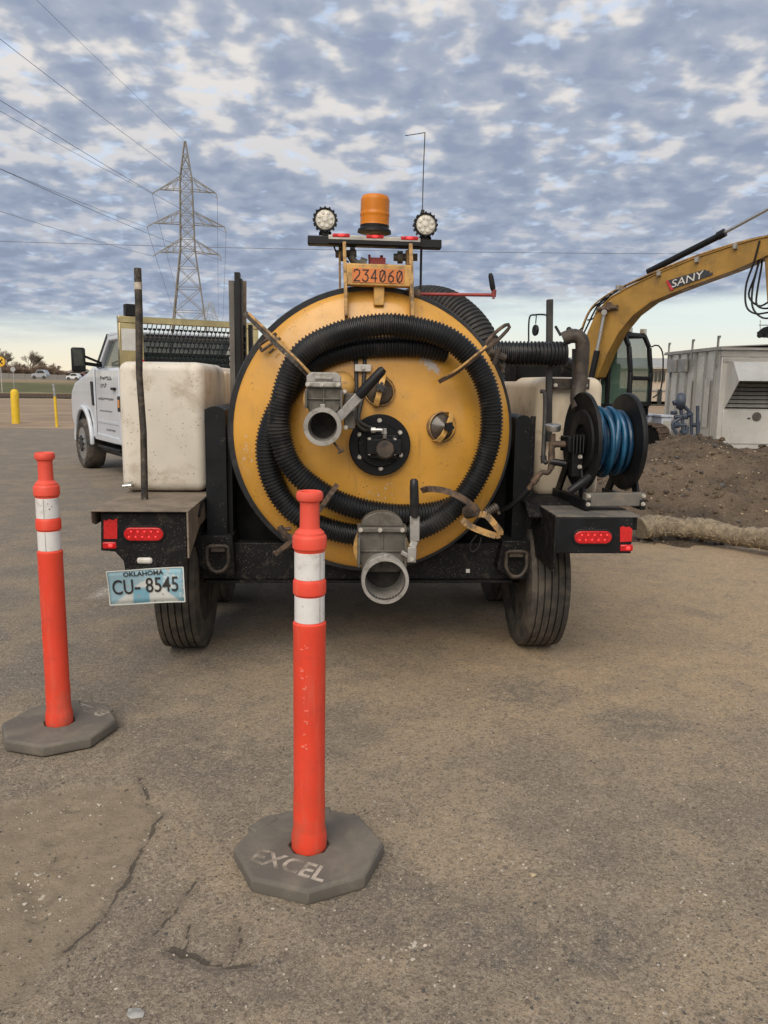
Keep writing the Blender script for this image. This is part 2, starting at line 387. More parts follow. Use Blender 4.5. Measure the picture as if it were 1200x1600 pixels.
def post_wear(N, L, V, col, noise, rng, mix, math_):
    sp = N.new('ShaderNodeSeparateXYZ'); L.new(V, sp.inputs[0]); z = sp.outputs[2]
    mp = N.new('ShaderNodeMapping'); L.new(V, mp.inputs[0]); mp.inputs['Scale'].default_value = (1, 1, 0.12)
    st = noise(30, 5, 0.65, 0.2, mp.outputs[0])
    c = mix(rng(st, 0.50, 0.72, 0, 0.55), col, (0.70, 0.125, 0.075))
    c = mix(math_('MULTIPLY', rng(z, 0.90, 1.10), 0.35), c, (0.70, 0.13, 0.095))
    g = math_('MULTIPLY', rng(z, 0.34, 0.03), rng(noise(16, 6, 0.7), 0.40, 0.66))
    c = mix(math_('MULTIPLY', g, 0.55), c, (0.30, 0.105, 0.06))
    sc = math_('MULTIPLY', rng(noise(55, 4, 0.75), 0.64, 0.70), rng(noise(4, 3), 0.48, 0.60))
    return mix(math_('MULTIPLY', sc, 0.55), c, (0.74, 0.30, 0.22))
mat('traffic_orange', (0.74, 0.058, 0.025), 0.55, var=0.08, vscale=3, dirt=(0.52, 0.055, 0.033), dirt_amt=0.32, dscale=7, bump=0.05, bscale=70, extra=post_wear)
mat('reflective_white', (0.70, 0.685, 0.67), 0.45, var=0.06, vscale=12, dirt=(0.40, 0.36, 0.31), dirt_amt=0.30, dscale=16, speck=(0.15, 0.13, 0.11), speck_amt=0.35, sscale=70)
mat('rubber_base', (0.125, 0.112, 0.094), 0.92, var=0.10, vscale=5, dirt=(0.19, 0.162, 0.125), dirt_amt=0.45, dscale=6, speck=(0.22, 0.2, 0.17), speck_amt=0.15, sscale=140, bump=0.08, bscale=140)
mat('worn_letter', (0.44, 0.39, 0.32), 0.9, var=0.15, vscale=40, dirt=(0.155, 0.133, 0.105), dirt_amt=0.66, dscale=13)
mat('faded_print', (0.76, 0.16, 0.11), 0.7, var=0.12, vscale=60)
mat('truck_white', (0.56, 0.59, 0.64), 0.26, var=0.03, rvar=0.02, coat=0.5, vscale=1.5)
mat('rack_gold', (0.52, 0.41, 0.22), 0.22, 0.95, var=0.25, vscale=2.2, rvar=0.06)
mat('glass_dark', (0.012, 0.016, 0.018), 0.06, var=0.2, spec=0.8)
mat('marker_amber', (0.62, 0.28, 0.07), 0.4)
mat('bollard_yellow', (0.72, 0.47, 0.02), 0.6, var=0.12, dirt=(0.45, 0.33, 0.1), dirt_amt=0.3, dscale=6)
mat('sign_yellow', (0.72, 0.42, 0.015), 0.55)
mat('sign_back', (0.40, 0.40, 0.40), 0.5, 0.3)
mat('lattice', (0.26, 0.24, 0.21), 0.6, 0.3, var=0.15, vscale=0.5)
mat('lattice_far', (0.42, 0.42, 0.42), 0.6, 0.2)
mat('wire', (0.12, 0.125, 0.14), 0.6, 0.2)
mat('excavator_yellow', (0.33, 0.185, 0.036), 0.5, var=0.18, vscale=2, dirt=(0.15, 0.095, 0.045), dirt_amt=0.35, dscale=3)
mat('excavator_red', (0.45, 0.03, 0.035), 0.5)
mat('decal_dark', (0.04, 0.042, 0.05), 0.5)
mat('enclosure', (0.66, 0.64, 0.59), 0.34, 0.35, var=0.12, vscale=1.1, dirt=(0.48, 0.445, 0.39), dirt_amt=0.22, dscale=1.6)
mat('enclosure_trim', (0.40, 0.385, 0.355), 0.5, 0.3, var=0.12, vscale=2)
mat('louvre', (0.34, 0.33, 0.31), 0.55, 0.3, var=0.2)
mat('meter_blue', (0.05, 0.062, 0.088), 0.5, 0.2, var=0.3)
mat('cabinet_white', (0.56, 0.60, 0.68), 0.5, var=0.08)
mat('building_tan', (0.46, 0.38, 0.30), 0.8, var=0.12)
mat('car_silver', (0.42, 0.43, 0.45), 0.3, 0.4); mat('car_white', (0.7, 0.7, 0.7), 0.3); mat('car_red', (0.22, 0.05, 0.045), 0.3)
mat('bark', (0.105, 0.082, 0.066), 0.9, var=0.25, vscale=1.0)
mat('twigs', (0.24, 0.17, 0.125), 0.9, var=0.3, vscale=0.35)
mat('twigs_grey', (0.22, 0.175, 0.14), 0.9, var=0.3, vscale=0.35)
mat('wall_grey', (0.20, 0.19, 0.175), 0.85, var=0.2); mat('stone_grey', (0.30, 0.295, 0.28), 0.85, var=0.3, vscale=30); mat('stone_tan', (0.42, 0.33, 0.22), 0.85, var=0.3, vscale=30)
mat('chip_pale', (0.42, 0.37, 0.305), 0.9, var=0.3, vscale=30); mat('chip_dark', (0.085, 0.079, 0.073), 0.9, var=0.3, vscale=30); mat('chip_brown', (0.16, 0.13, 0.10), 0.9, var=0.3, vscale=30)

def glass_mat(name, tint, alpha):
    m = bpy.data.materials.new(name); m.use_nodes = True; b = m.node_tree.nodes['Principled BSDF']
    b.inputs['Base Color'].default_value = (*tint, 1); b.inputs['Roughness'].default_value = 0.06; b.inputs['Alpha'].default_value = alpha
    MATS[name] = m
glass_mat('window_green', (0.13, 0.22, 0.17), 0.34)
glass_mat('window_truck', (0.045, 0.065, 0.058), 0.72)

# license plate: pale blue sky, white bird-like diagonal bands, worn
def plate_extra(N, L, V, col, noise, rng, mix, math_):
    sp = N.new('ShaderNodeSeparateXYZ'); L.new(V, sp.inputs[0]); x, z = sp.outputs[0], sp.outputs[2]
    n = noise(30, 5, 0.65)
    d1 = math_('SUBTRACT', math_('ADD', x, -PLC[0]), math_('MULTIPLY', math_('ADD', z, -PLC[1]), 1.25))
    d1 = math_('ADD', d1, math_('MULTIPLY', math_('SUBTRACT', n, 0.5), 0.05))
    left = rng(d1, -0.055, -0.035, 1, 0)
    d2 = math_('ADD', math_('ADD', x, -PLC[0]), math_('MULTIPLY', math_('ADD', z, -PLC[1]), 1.2))
    tri = math_('MULTIPLY', rng(d2, 0.055, 0.075), rng(n, 0.35, 0.5))
    mid = math_('MULTIPLY', rng(math_('ABSOLUTE', math_('ADD', math_('ADD', x, -PLC[0]), 0.025), 0), 0.03, 0.045, 1, 0), rng(math_('ADD', z, -PLC[1]), -0.012, 0.0, 1, 0))
    k = math_('MAXIMUM', math_('MAXIMUM', math_('MULTIPLY', left, 0.75), math_('MULTIPLY', tri, 0.9)), mid)
    c = mix(k, col, (0.17, 0.37, 0.47))
    c = mix(rng(noise(38, 6, 0.7), 0.56, 0.66), c, (0.36, 0.31, 0.24))
    return c

# ------------------------------------------------------------------ value noise for terrain
_rs = np.random.RandomState(3); _tab = _rs.rand(256, 256)
def vnoise(x, y):
    xi = np.floor(x).astype(int); yi = np.floor(y).astype(int); fx = x-xi; fy = y-yi
    fx = fx*fx*(3-2*fx); fy = fy*fy*(3-2*fy); g = lambda a, b: _tab[a % 256, b % 256]
    return (g(xi, yi)*(1-fx)+g(xi+1, yi)*fx)*(1-fy)+(g(xi, yi+1)*(1-fx)+g(xi+1, yi+1)*fx)*fy
def fbm2(x, y, o=4):
    t = 0; a = 0.5; 
    for k in range(o): t = t+a*(vnoise(x+17*k, y+31*k)-0.5); x = x*2.03; y = y*2.03; a *= 0.5
    return t
def seg_dist(X, Y, pts):
    d = np.full(X.shape, 1e9)
    for (ax, ay), (bx, by) in zip(pts[:-1], pts[1:]):
        vx, vy = bx-ax, by-ay; l2 = vx*vx+vy*vy+1e-12
        t = np.clip(((X-ax)*vx+(Y-ay)*vy)/l2, 0, 1)
        d = np.minimum(d, np.hypot(X-(ax+t*vx), Y-(ay+t*vy)))
    return d
def sst(x, a, b): t = np.clip((x-a)/(b-a), 0, 1); return t*t*(3-2*t)
def gp(px, py): p = W0.ground(px, py); return (p.x, p.y)
def axis_grid(lo, hi, flo, fhi, fine, grow=1.12, mx=3.0):
    a = list(np.arange(flo, fhi+1e-6, fine)); s = fine
    while a[-1] < hi: s = min(s*grow, mx); a.append(a[-1]+s)
    s = fine; b = []; q = flo
    while q > lo: s = min(s*grow, mx); q -= s; b.append(q)
    return np.array(b[::-1]+a)
def grid_mesh(name, xs, ys, zf, matname, attrs=None):
    X, Y = np.meshgrid(xs, ys); res = zf(X, Y); Z, at = res if isinstance(res, tuple) else (res, {})
    nx, ny = len(xs), len(ys)
    me = bpy.data.meshes.new(name)
    co = np.stack([X, Y, Z], -1).reshape(-1, 3)
    i = np.arange(nx*ny).reshape(ny, nx); q = np.stack([i[:-1, :-1], i[:-1, 1:], i[1:, 1:], i[1:, :-1]], -1).reshape(-1, 4)
    me.vertices.add(len(co)); me.vertices.foreach_set('co', co.ravel())
    me.loops.add(q.size); me.loops.foreach_set('vertex_index', q.ravel())
    me.polygons.add(len(q)); me.polygons.foreach_set('loop_start', np.arange(0, q.size, 4)); me.polygons.foreach_set('loop_total', np.full(len(q), 4))
    me.polygons.foreach_set('use_smooth', np.ones(len(q), bool)); me.update(); me.validate()
    for k, a in at.items():
        A = me.attributes.new(k, 'FLOAT', 'POINT'); A.data.foreach_set('value', a.ravel().astype(np.float32))
    me.materials.append(MATS[matname]); o = bpy.data.objects.new(name, me); COL.objects.link(o); return o

# ------------------------------------------------------------------ ground materials
def ground_mat(name, fn):
    m = bpy.data.materials.new(name); m.use_nodes = True; nt = m.node_tree; N = nt.nodes; L = nt.links; b = N['Principled BSDF']
    g = N.new('ShaderNodeNewGeometry'); V = g.outputs['Position']
    class H: pass
    h = H()
    def noise(scale, detail=5, rough=0.6, dist=0.0, out=0, vec=None):
        n = N.new('ShaderNodeTexNoise'); L.new(vec or V, n.inputs['Vector']); n.inputs['Scale'].default_value = scale
        n.inputs['Detail'].default_value = detail; n.inputs['Roughness'].default_value = rough; n.inputs['Distortion'].default_value = dist; return n.outputs[out]
    def rng(x, a, c, lo=0.0, hi=1.0):
        n = N.new('ShaderNodeMapRange'); n.interpolation_type = 'SMOOTHSTEP'; L.new(x, n.inputs[0])
        for i, k in enumerate((a, c, lo, hi)): n.inputs[i+1].default_value = k
        return n.outputs[0]
    def mix(f, a, c):
        n = N.new('ShaderNodeMix'); n.data_type = 'RGBA'
        if isinstance(f, (int, float)): n.inputs[0].default_value = f
        else: L.new(f, n.inputs[0])
        for i, k in ((6, a), (7, c)):
            if isinstance(k, tuple): n.inputs[i].default_value = (*k, 1)
            else: L.new(k, n.inputs[i])
        return n.outputs[2]
    def mth(op, a, c=0.0):
        n = N.new('ShaderNodeMath'); n.operation = op
        for i, k in enumerate((a, c)):
            if isinstance(k, (int, float)): n.inputs[i].default_value = k
            else: L.new(k, n.inputs[i])
        return n.outputs[0]
    def vor(scale, lo, hi, pick_lo, pick_hi, vec=None):
        v = N.new('ShaderNodeTexVoronoi'); L.new(vec or V, v.inputs['Vector']); v.inputs['Scale'].default_value = scale
        w = N.new('ShaderNodeTexWhiteNoise'); L.new(v.outputs['Position'], w.inputs['Vector'])
        return mth('MULTIPLY', rng(v.outputs['Distance'], lo, hi, 1, 0), rng(w.outputs[0], pick_lo, pick_hi)), v
    def attr(n): a = N.new('ShaderNodeAttribute'); a.attribute_name = n; return a.outputs['Fac']
    h.N, h.L, h.V, h.noise, h.rng, h.mix, h.mth, h.vor, h.attr, h.g = N, L, V, noise, rng, mix, mth, vor, attr, g
    col, height, bs, bd = fn(h); L.new(col, b.inputs['Base Color']); b.inputs['Roughness'].default_value = 0.92; b.inputs['Specular IOR Level'].default_value = 0.25
    if height is not None:
        bn = N.new('ShaderNodeBump'); bn.inputs['Strength'].default_value = bs; bn.inputs['Distance'].default_value = bd
        L.new(height, bn.inputs['Height']); L.new(bn.outputs[0], b.inputs['Normal'])
    MATS[name] = m
def asphalt(h):
    n1 = h.noise(0.55, 5, 0.6, 0.3); n2 = h.noise(2.6, 6, 0.62, 0.3); n3 = h.noise(14, 6, 0.7); n4 = h.noise(70, 5, 0.7)
    dust, grey = (0.378, 0.293, 0.196), (0.222, 0.183, 0.140)
    tan, dk = (0.485, 0.348, 0.205), (0.150, 0.132, 0.110)
    c = h.mix(h.rng(h.mth('ADD', h.mth('MULTIPLY', n1, 0.55), h.mth('MULTIPLY', n2, 0.45)), 0.43, 0.57), grey, dust)
    c = h.mix(h.mth('MULTIPLY', h.attr('tan'), h.rng(n2, 0.3, 0.6, 0.55, 1.0)), c, tan)
    c = h.mix(h.mth('MULTIPLY', h.attr('grey'), h.rng(n2, 0.35, 0.65, 1.0, 0.45)), c, (0.176, 0.155, 0.132))
    c = h.mix(h.mth('MULTIPLY', h.attr('bare'), h.rng(n3, 0.40, 0.62, 1.0, 0.35)), c, dk)
    c = h.mix(h.rng(n3, 0.35, 0.72, 0.25, 0.0), c, (0.146, 0.121, 0.096))
    c = h.mix(h.rng(n3, 0.50, 0.75, 0.0, 0.30), c, (0.361, 0.292, 0.220))
    c = h.mix(h.rng(h.noise(5.5, 6, 0.72, 0.8), 0.50, 0.66, 0.0, 0.42), c, (0.175, 0.150, 0.118))
    c = h.mix(h.rng(n4, 0.34, 0.50, 0.50, 0.0), c, (0.095, 0.078, 0.064))
    c = h.mix(h.rng(n4, 0.54, 0.70, 0.0, 0.30), c, (0.396, 0.326, 0.248))
    # packed aggregate: every little stone its own tone
    for sc, amt in ((95, 0.42), (230, 0.50)):
        va = h.N.new('ShaderNodeTexVoronoi'); h.L.new(h.V, va.inputs['Vector']); va.inputs['Scale'].default_value = sc
        sr = h.N.new('ShaderNodeSeparateColor'); h.L.new(va.outputs['Color'], sr.inputs[0])
        c = h.mix(h.rng(sr.outputs[0], 0.0, 0.34, amt, 0.0), c, (0.090, 0.078, 0.064)); c = h.mix(h.rng(sr.outputs[1], 0.70, 1.0, 0.0, amt), c, (0.404, 0.342, 0.260))
    p = h.attr('patch')
    c = h.mix(h.mth('MULTIPLY', p, 0.78), c, h.mix(h.rng(n3, 0.3, 0.7), (0.219, 0.174, 0.120), (0.288, 0.231, 0.162)))
    pale, v1 = h.vor(85, 0.20, 0.32, 0.86, 0.90); dark, v2 = h.vor(70, 0.20, 0.36, 0.82, 0.87)
    pale2, v3 = h.vor(190, 0.22, 0.40, 0.80, 0.86); dark2, v4 = h.vor(210, 0.22, 0.42, 0.74, 0.82); big, v5 = h.vor(33, 0.12, 0.19, 0.90, 0.93)
    bare = h.rng(h.noise(1.7, 4, 0.6), 0.42, 0.62, 0.35, 1.0)
    notp = h.mth('SUBTRACT', 1.0, h.mth('MULTIPLY', p, 0.75))
    c = h.mix(h.mth('MULTIPLY', dark2, h.mth('MULTIPLY', notp, 0.70)), c, (0.065, 0.055, 0.046))
    c = h.mix(h.mth('MULTIPLY', pale2, h.mth('MULTIPLY', notp, 0.55)), c, (0.396, 0.334, 0.260))
    c = h.mix(h.mth('MULTIPLY', h.mth('MULTIPLY', dark, bare), h.mth('MULTIPLY', notp, 0.62)), c, (0.073, 0.065, 0.058))
    c = h.mix(h.mth('MULTIPLY', h.mth('MULTIPLY', pale, bare), h.mth('MULTIPLY', notp, 0.65)), c, (0.430, 0.367, 0.292))
    c = h.mix(h.mth('MULTIPLY', h.mth('MULTIPLY', big, bare), 0.55), c, (0.310, 0.267, 0.216))
    cd = h.mth('ADD', h.attr('crackd'), h.mth('MULTIPLY', h.mth('SUBTRACT', h.noise(38, 5, 0.7), 0.5), 0.020))
    wid = h.rng(h.noise(7, 4, 0.6), 0.32, 0.66, 0.0030, 0.0085)
    gap = h.N.new('ShaderNodeMath'); gap.operation = 'LESS_THAN'; h.L.new(cd, gap.inputs[0]); h.L.new(wid, gap.inputs[1]); gap = gap.outputs[0]
    c = h.mix(h.rng(cd, 0.002, 0.040, 0.32, 0.0), c, (0.103, 0.088, 0.070))
    c = h.mix(h.mth('MULTIPLY', gap, 0.72), c, (0.055, 0.047, 0.039))
    c = h.mix(h.mth('MULTIPLY', h.attr('crack'), 0.5), c, (0.073, 0.061, 0.048))
    c = h.mix(h.mth('MULTIPLY', h.attr('paint'), h.rng(n4, 0.42, 0.56)), c, (0.447, 0.417, 0.368))
    hh = h.mth('ADD', h.mth('ADD', h.mth('MULTIPLY', n4, 0.6), h.mth('MULTIPLY', n3, 0.5)), h.mth('MULTIPLY', h.noise(220, 3, 0.6), 0.35))
    hh = h.mth('ADD', hh, h.mth('MULTIPLY', h.mth('ADD', pale, dark), 0.22))
    hh = h.mth('SUBTRACT', hh, h.mth('MULTIPLY', gap, 0.9))
    return c, hh, 0.75, 0.012
ground_mat('asphalt', asphalt)
def soil(h):
    n2 = h.noise(1.6, 6, 0.65, 0.3); n3 = h.noise(9, 6, 0.72); n4 = h.noise(40, 5, 0.7)
    c = h.mix(h.rng(n2, 0.32, 0.66), (0.105, 0.078, 0.056), (0.245, 0.178, 0.120))
    c = h.mix(h.rng(n3, 0.52, 0.72, 0, 0.6), c, (0.235, 0.17, 0.115)); c = h.mix(h.rng(n3, 0.28, 0.44, 0.6, 0), c, (0.06, 0.047, 0.038))
    st, v = h.vor(26, 0.18, 0.3, 0.78, 0.84); st2, v2 = h.vor(60, 0.2, 0.36, 0.7, 0.8)
    c = h.mix(h.mth('MULTIPLY', st2, 0.6), c, (0.34, 0.275, 0.20)); c = h.mix(h.mth('MULTIPLY', st, 0.7), c, (0.33, 0.28, 0.225))
    c = h.mix(h.rng(n4, 0.52, 0.70, 0, 0.55), c, (0.27, 0.20, 0.135)); c = h.mix(h.rng(n4, 0.30, 0.46, 0.6, 0), c, (0.045, 0.034, 0.027))
    hh = h.mth('ADD', h.mth('ADD', h.mth('MULTIPLY', n3, 1.0), h.mth('MULTIPLY', n4, 0.8)), h.mth('MULTIPLY', st, 0.3))
    return c, hh, 1.0, 0.07
ground_mat('soil', soil)
def field(h):
    sp = h.N.new('ShaderNodeSeparateXYZ'); h.L.new(h.V, sp.inputs[0])
    mp = h.N.new('ShaderNodeMapping'); h.L.new(h.V, mp.inputs[0]); mp.inputs['Scale'].default_value = (0.35, 1.0, 1.0); v = mp.outputs[0]
    n1 = h.noise(0.11, 5, 0.6, 0.3, vec=v); n2 = h.noise(0.8, 6, 0.65, vec=v)
    y = h.mth('ADD', sp.outputs[1], h.mth('MULTIPLY', h.mth('SUBTRACT', n1, 0.5), 26.0))
    c = h.mix(h.rng(n2, 0.32, 0.68), (0.215, 0.160, 0.112), (0.36, 0.265, 0.18))
    dry = h.mix(h.rng(n2, 0.3, 0.7), (0.20, 0.155, 0.090), (0.30, 0.225, 0.135))
    grass = h.mix(h.rng(n2, 0.3, 0.7), (0.075, 0.082, 0.035), (0.135, 0.125, 0.056))
    c = h.mix(h.rng(y, 58, 64), c, (0.46, 0.35, 0.22)); c = h.mix(h.rng(y, 76, 84), c, grass); c = h.mix(h.rng(y, 112, 128), c, dry); c = h.mix(h.rng(y, 165, 185), c, grass)
    return c, h.noise(3.0, 5), 0.5, 0.1
ground_mat('field', field)
def roadm(h):
    return h.mix(h.noise(2.0), (0.15, 0.145, 0.14), (0.2, 0.19, 0.18)), None, 0, 0
ground_mat('road', roadm)

# ------------------------------------------------------------------ the lot: cracked, dusty asphalt
CRACKS = [[gp(*p) for p in c] for c in (
    [(212, 1215), (228, 1238), (224, 1250), (250, 1268), (235, 1310), (205, 1370), (160, 1430), (128, 1460), (104, 1482)],
    [(304, 1380), (290, 1398), (276, 1422), (240, 1458), (212, 1480)],
    [(262, 1478), (285, 1488), (305, 1492), (322, 1502), (352, 1506), (392, 1500)],
    [(376, 1438), (368, 1462), (362, 1500)], [(300, 1440), (288, 1478)])]
PATCH = [gp(*p) for p in ((60, 1238), (130, 1222), (212, 1222), (226, 1245), (250, 1268), (235, 1310), (205, 1370), (160, 1430), (104, 1482), (40, 1560), (-200, 1600), (-260, 1300))]
def poly_sd(X, Y, poly):
    inside = np.zeros(X.shape, bool); n = len(poly)
    for i in range(n):
        (ax, ay), (bx, by) = poly[i], poly[(i+1) % n]
        c = ((ay > Y) != (by > Y)) & (X < (bx-ax)*(Y-ay)/(by-ay+1e-12)+ax); inside ^= c
    d = seg_dist(X, Y, poly+[poly[0]]); return np.where(inside, -d, d)
def lot_z(X, Y):
    near = sst(np.hypot(X, Y-3), 9, 5)
    z = fbm2(X*0.5+9, Y*0.5+4, 3)*0.035+near*(fbm2(X*3.1, Y*3.1, 4)*0.012+fbm2(X*19, Y*19, 3)*0.0045)
    wx, wy = X+fbm2(X*9, Y*9, 3)*0.05, Y+fbm2(X*9+40, Y*9, 3)*0.05
    crack = np.zeros(X.shape); dep = np.zeros(X.shape); crackd = np.full(X.shape, 9.0)
    for i, c in enumerate(CRACKS):
        d = seg_dist(wx, wy, c); w = (0.016, 0.012, 0.024, 0.013, 0.010, 0.008, 0.008)[i]*(0.55+1.1*vnoise(X*11+i*7, Y*11))
        k = sst(d, w*1.6, w*0.25); dep = np.maximum(dep, k*(0.006, 0.004, 0.010, 0.005, 0.004, 0.002, 0.001)[i]); crackd = np.minimum(crackd, seg_dist(wx, wy, c)-(-0.001, -0.003, 0.0025, -0.002, -0.003)[i])
    sd = poly_sd(wx, wy, PATCH); patch = sst(sd, 0.03, -0.05)
    z = z-dep-sst(sd, 0.02, -0.03)*0.009*near
    # tyre-pressed dents in the soft patch
    for px, py, r in ((60, 1395, .05), (50, 1375, .03), (95, 1343, .035), (88, 1310, .03), (35, 1370, .04), (118, 1256, .03), (55, 1425, .02)):
        gx, gy = gp(px, py); d = np.hypot(wx-gx, wy-gy); z = z-near*0.012*np.exp(-(d/r)**2); crack = np.maximum(crack, 0.45*np.exp(-((d-r*0.9)/(r*0.25))**2))
    # broad worn hollows
    bare = np.zeros(X.shape)
    for px, py, r in ((820, 1085, .28), (760, 1450, .30), (1000, 1130, .25), (330, 1180, .3), (200, 930, .5), (640, 1420, .25), (930, 1480, .2)):
        gx, gy = gp(px, py); d = np.hypot(wx-gx, (wy-gy)*1.2); bare = np.maximum(bare, 0.75*sst(d, r*1.25, r*0.3))
    tan = sst(X-0.25*np.sin(Y*1.3), -0.5, 1.0)*sst(Y, 2.4, 4.0)*sst(Y, 14, 9)
    grey = sst(X+0.2*np.sin(Y*2.0), -0.5, -1.5)*sst(Y, 2.9, 4.0)
    edge = 24.5+fbm2(X*0.4, Y*0.0, 3)*3.0
    z = z-sst(Y, edge-0.3, edge+1.0)*0.14
    paint = np.zeros(X.shape)
    for px, py in ((160, 930), (158, 915), (172, 920)):
        gx, gy = gp(px, py); paint = np.maximum(paint, sst(np.hypot(X-gx, Y-gy), 0.09, 0.02))
    return z, dict(crack=crack, crackd=crackd, patch=patch, bare=bare, tan=tan, grey=grey, paint=paint)
lot = struct(grid_mesh('asphalt_lot', axis_grid(-60, 60, -1.35, 1.5, 0.0105), axis_grid(-30, 27.5, 1.55, 3.9, 0.0105), lot_z, 'asphalt'))

def field_z(X, Y):
    rise = sst(Y, 72, 150)*1.35+sst(Y, 300, 1500)*6
    base = -0.45+sst(Y, 20, 27)*0.42
    return base+rise+fbm2(X*0.25, Y*0.25, 4)*0.16*sst(Y, 25, 34)*(1+sst(Y, 60, 200))
struct(grid_mesh('ground', axis_grid(-1800, 1800, -60, 40, 2.0, 1.15, 120), axis_grid(-60, 2600, 20, 110, 1.5, 1.15, 120), field_z, 'field'))
rd = MB(); rd.add([(-400, 146, 1.30), (300, 150, 1.30), (300, 160, 1.40), (-400, 156, 1.40)], [(0, 1, 2, 3)])
struct(rd.build('road', 'road', smooth=0))

# spoil heap behind the trailer, right
def mound_z(X, Y):
    cy = 10.9; along = sst(X, 1.6, 3.2)*sst(X, 13, 8.5)
    prof = np.where(Y < cy, sst(Y, 7.3, 11.0)**0.85, sst(Y, 14.6, 11.2))
    hgt = 0.50+0.21*np.exp(-((X-4.3)/0.55)**2)+0.07*np.exp(-((X-5.6)/0.8)**2)+0.03*np.sin(X*2.1)
    z = along*prof*hgt
    return -0.075+0.05*sst(Y, 6.9, 7.2)+z+(fbm2(X*1.6, Y*1.6, 5)*0.20+fbm2(X*8, Y*8, 4)*0.13)*(0.25+along*sst(prof, 0, 0.4))+0.035*sst(Y, 6.9, 7.6)
struct(grid_mesh('dirt_mound', np.arange(1.2, 13.5, 0.055), np.arange(6.9, 16.5, 0.05), mound_z, 'soil'))

# ================================================================== vacuum trailer
TF = Frame(R(3.0)); P = TF.at
tc = P(582, 676, 4.0); RT = 0.692                       # tank axis at the door plane
trailer = thing('vacuum_trailer', 'gold vacuum tank trailer with coiled black hose on its round rear door', 'trailer', TF, (tc.x, 4.6, 0))
T = trailer
BK = Vector((0, -1, 0))                                 # towards the viewer
def dome_y(r): return 4.0-0.155*max(0.0, 1-(r/RT)**2)**0.62
def on_door(px, py, off=0.0):
    d = 3.9
    for _ in range(5):
        p = P(px, py, d); d = dome_y(min(RT, math.hypot(p.x-tc.x, p.z-tc.z)))-off
    return P(px, py, d)
_a = on_door(672, 570); _b = on_door(595, 775); _c = on_door(383, 700); _d = on_door(492, 575)
DOORMARK[:] = [_a.x-tc.x, _a.z, _b.x-tc.x, _b.z, _c.x-tc.x, _c.z, _d.x-tc.x, _d.z]
mat('gold', (0.60, 0.305, 0.048), 0.34, var=0.10, vscale=4, dirt=(0.36, 0.235, 0.10), dirt_amt=0.22, dscale=5, speck=(0.14, 0.09, 0.04), speck_amt=0.3, sscale=75, bump=0.035, coat=0.25, extra=door_wear)

# --- tank shell, gasket, door
MB().lathe([(0, 0), (RT-0.02, 0), (RT-0.02, 2.2), (RT-0.1, 2.38), (RT-0.35, 2.48), (0, 2.5)], (tc.x, 4.04, tc.z), (0, 1, 0), 72).build('tank', 'gold_plain', T)
MB().lathe([(RT-0.04, -0.012), (RT+0.014, -0.012), (RT+0.018, 0.0), (RT+0.018, 0.035), (RT-0.04, 0.035)], (tc.x-0.008, 4.0, tc.z+0.002), (0, 1, 0), 80, closed=True).build('gasket', 'rubber', T)
prof = [(RT*math.sin(math.pi/2*k/22), dome_y(RT*math.sin(math.pi/2*k/22))-4.0) for k in range(23)]+[(RT, 0.012), (RT-0.03, 0.012)]
door = MB().lathe(prof, (tc.x, 4.0, tc.z), (0, 1, 0), 96).build('tank_door', 'gold', T, smooth=50)

# --- agitator flange in the middle of the door
c = on_door(593, 695); c.y -= 0.012
fl = MB().lathe([(0, -0.034), (0.10, -0.034), (0.104, -0.030), (0.106, -0.022), (0.142, -0.022), (0.147, -0.017), (0.147, 0.05), (0, 0.05)], c, (0, 1, 0), 48).build('centre_flange', 'black_paint', T)
bolt_me = MB().cyl((0, 0, 0), (0, -0.013, 0), 0.0085, 0.0075, 6).cyl((0, 0.002, 0), (0, -0.003, 0), 0.011, n=14).mesh('bolt')
for px, py in ((593, 657), (562, 679), (625, 676), (562, 714), (626, 711), (595, 732)):
    p = P(px, py, c.y-0.022); piece('bolt', bolt_me, 'bolt', fl, p)
m0 = P(599, 697, c.y-0.034)
motor = MB().box((m0.x, m0.y-0.02, m0.z), (0.135, 0.05, 0.115)).box((m0.x, m0.y-0.052, m0.z), (0.165, 0.02, 0.075)).build('hydraulic_motor', 'black_paint', T, bevel=0.006)
q = P(601, 701, m0.y-0.04)
MB().lathe([(0, -0.062), (0.036, -0.062), (0.041, -0.057), (0.041, -0.02), (0.05, -0.016), (0.05, 0.0), (0, 0)], q, (0, 1, 0), 28).build('motor_body', 'pipe_brown', motor)
for px, py in ((577, 687), (577, 708), (617, 688), (617, 708)):
    piece('bolt', bolt_me, 'bolt', motor, P(px, py, m0.y-0.048))
ft = MB(); f0, f1, f2 = P(580, 672, 3.74), P(600, 673, 3.73), P(601, 684, 3.74)
ft.tube(spline([f0, f1, f2], 0.006), 0.010, 10).cyl(f1+Vector((0, 0, .012)), f1-Vector((0, 0, .014)), 0.013, n=6).cyl(f0, f0+Vector((.02, 0, 0)), 0.0135, n=6).build('hose_fitting', 'steel', motor)
# hydraulic lines down the door
for k, (xa, path) in enumerate(((0, [(555, 466, 3.99), (555, 500, 3.93), (556, 560, 3.87), (557, 620, 3.835), (556, 648, 3.82), (560, 664, 3.80), (570, 672, 3.77), (583, 672, 3.745)]),
                                (1, [(568, 462, 4.02), (568, 500, 3.93), (570, 560, 3.868), (566, 620, 3.83), (560, 650, 3.81), (563, 660, 3.795), (575, 667, 3.76), (588, 671, 3.745)]))):
    MB().tube(spline([P(*p) for p in path], 0.02), 0.0095, 10).build('hydraulic_line', 'rubber_dusty', T)
cl = on_door(567, 575, 0.012)
clamp = MB().box(cl+Vector((0, -0.008, 0)), (0.078, 0.03, 0.034)).build('line_clamp', 'white_part', T, bevel=0.004)
piece('bolt', bolt_me, 'bolt', clamp, cl+Vector((0, -0.024, 0)))

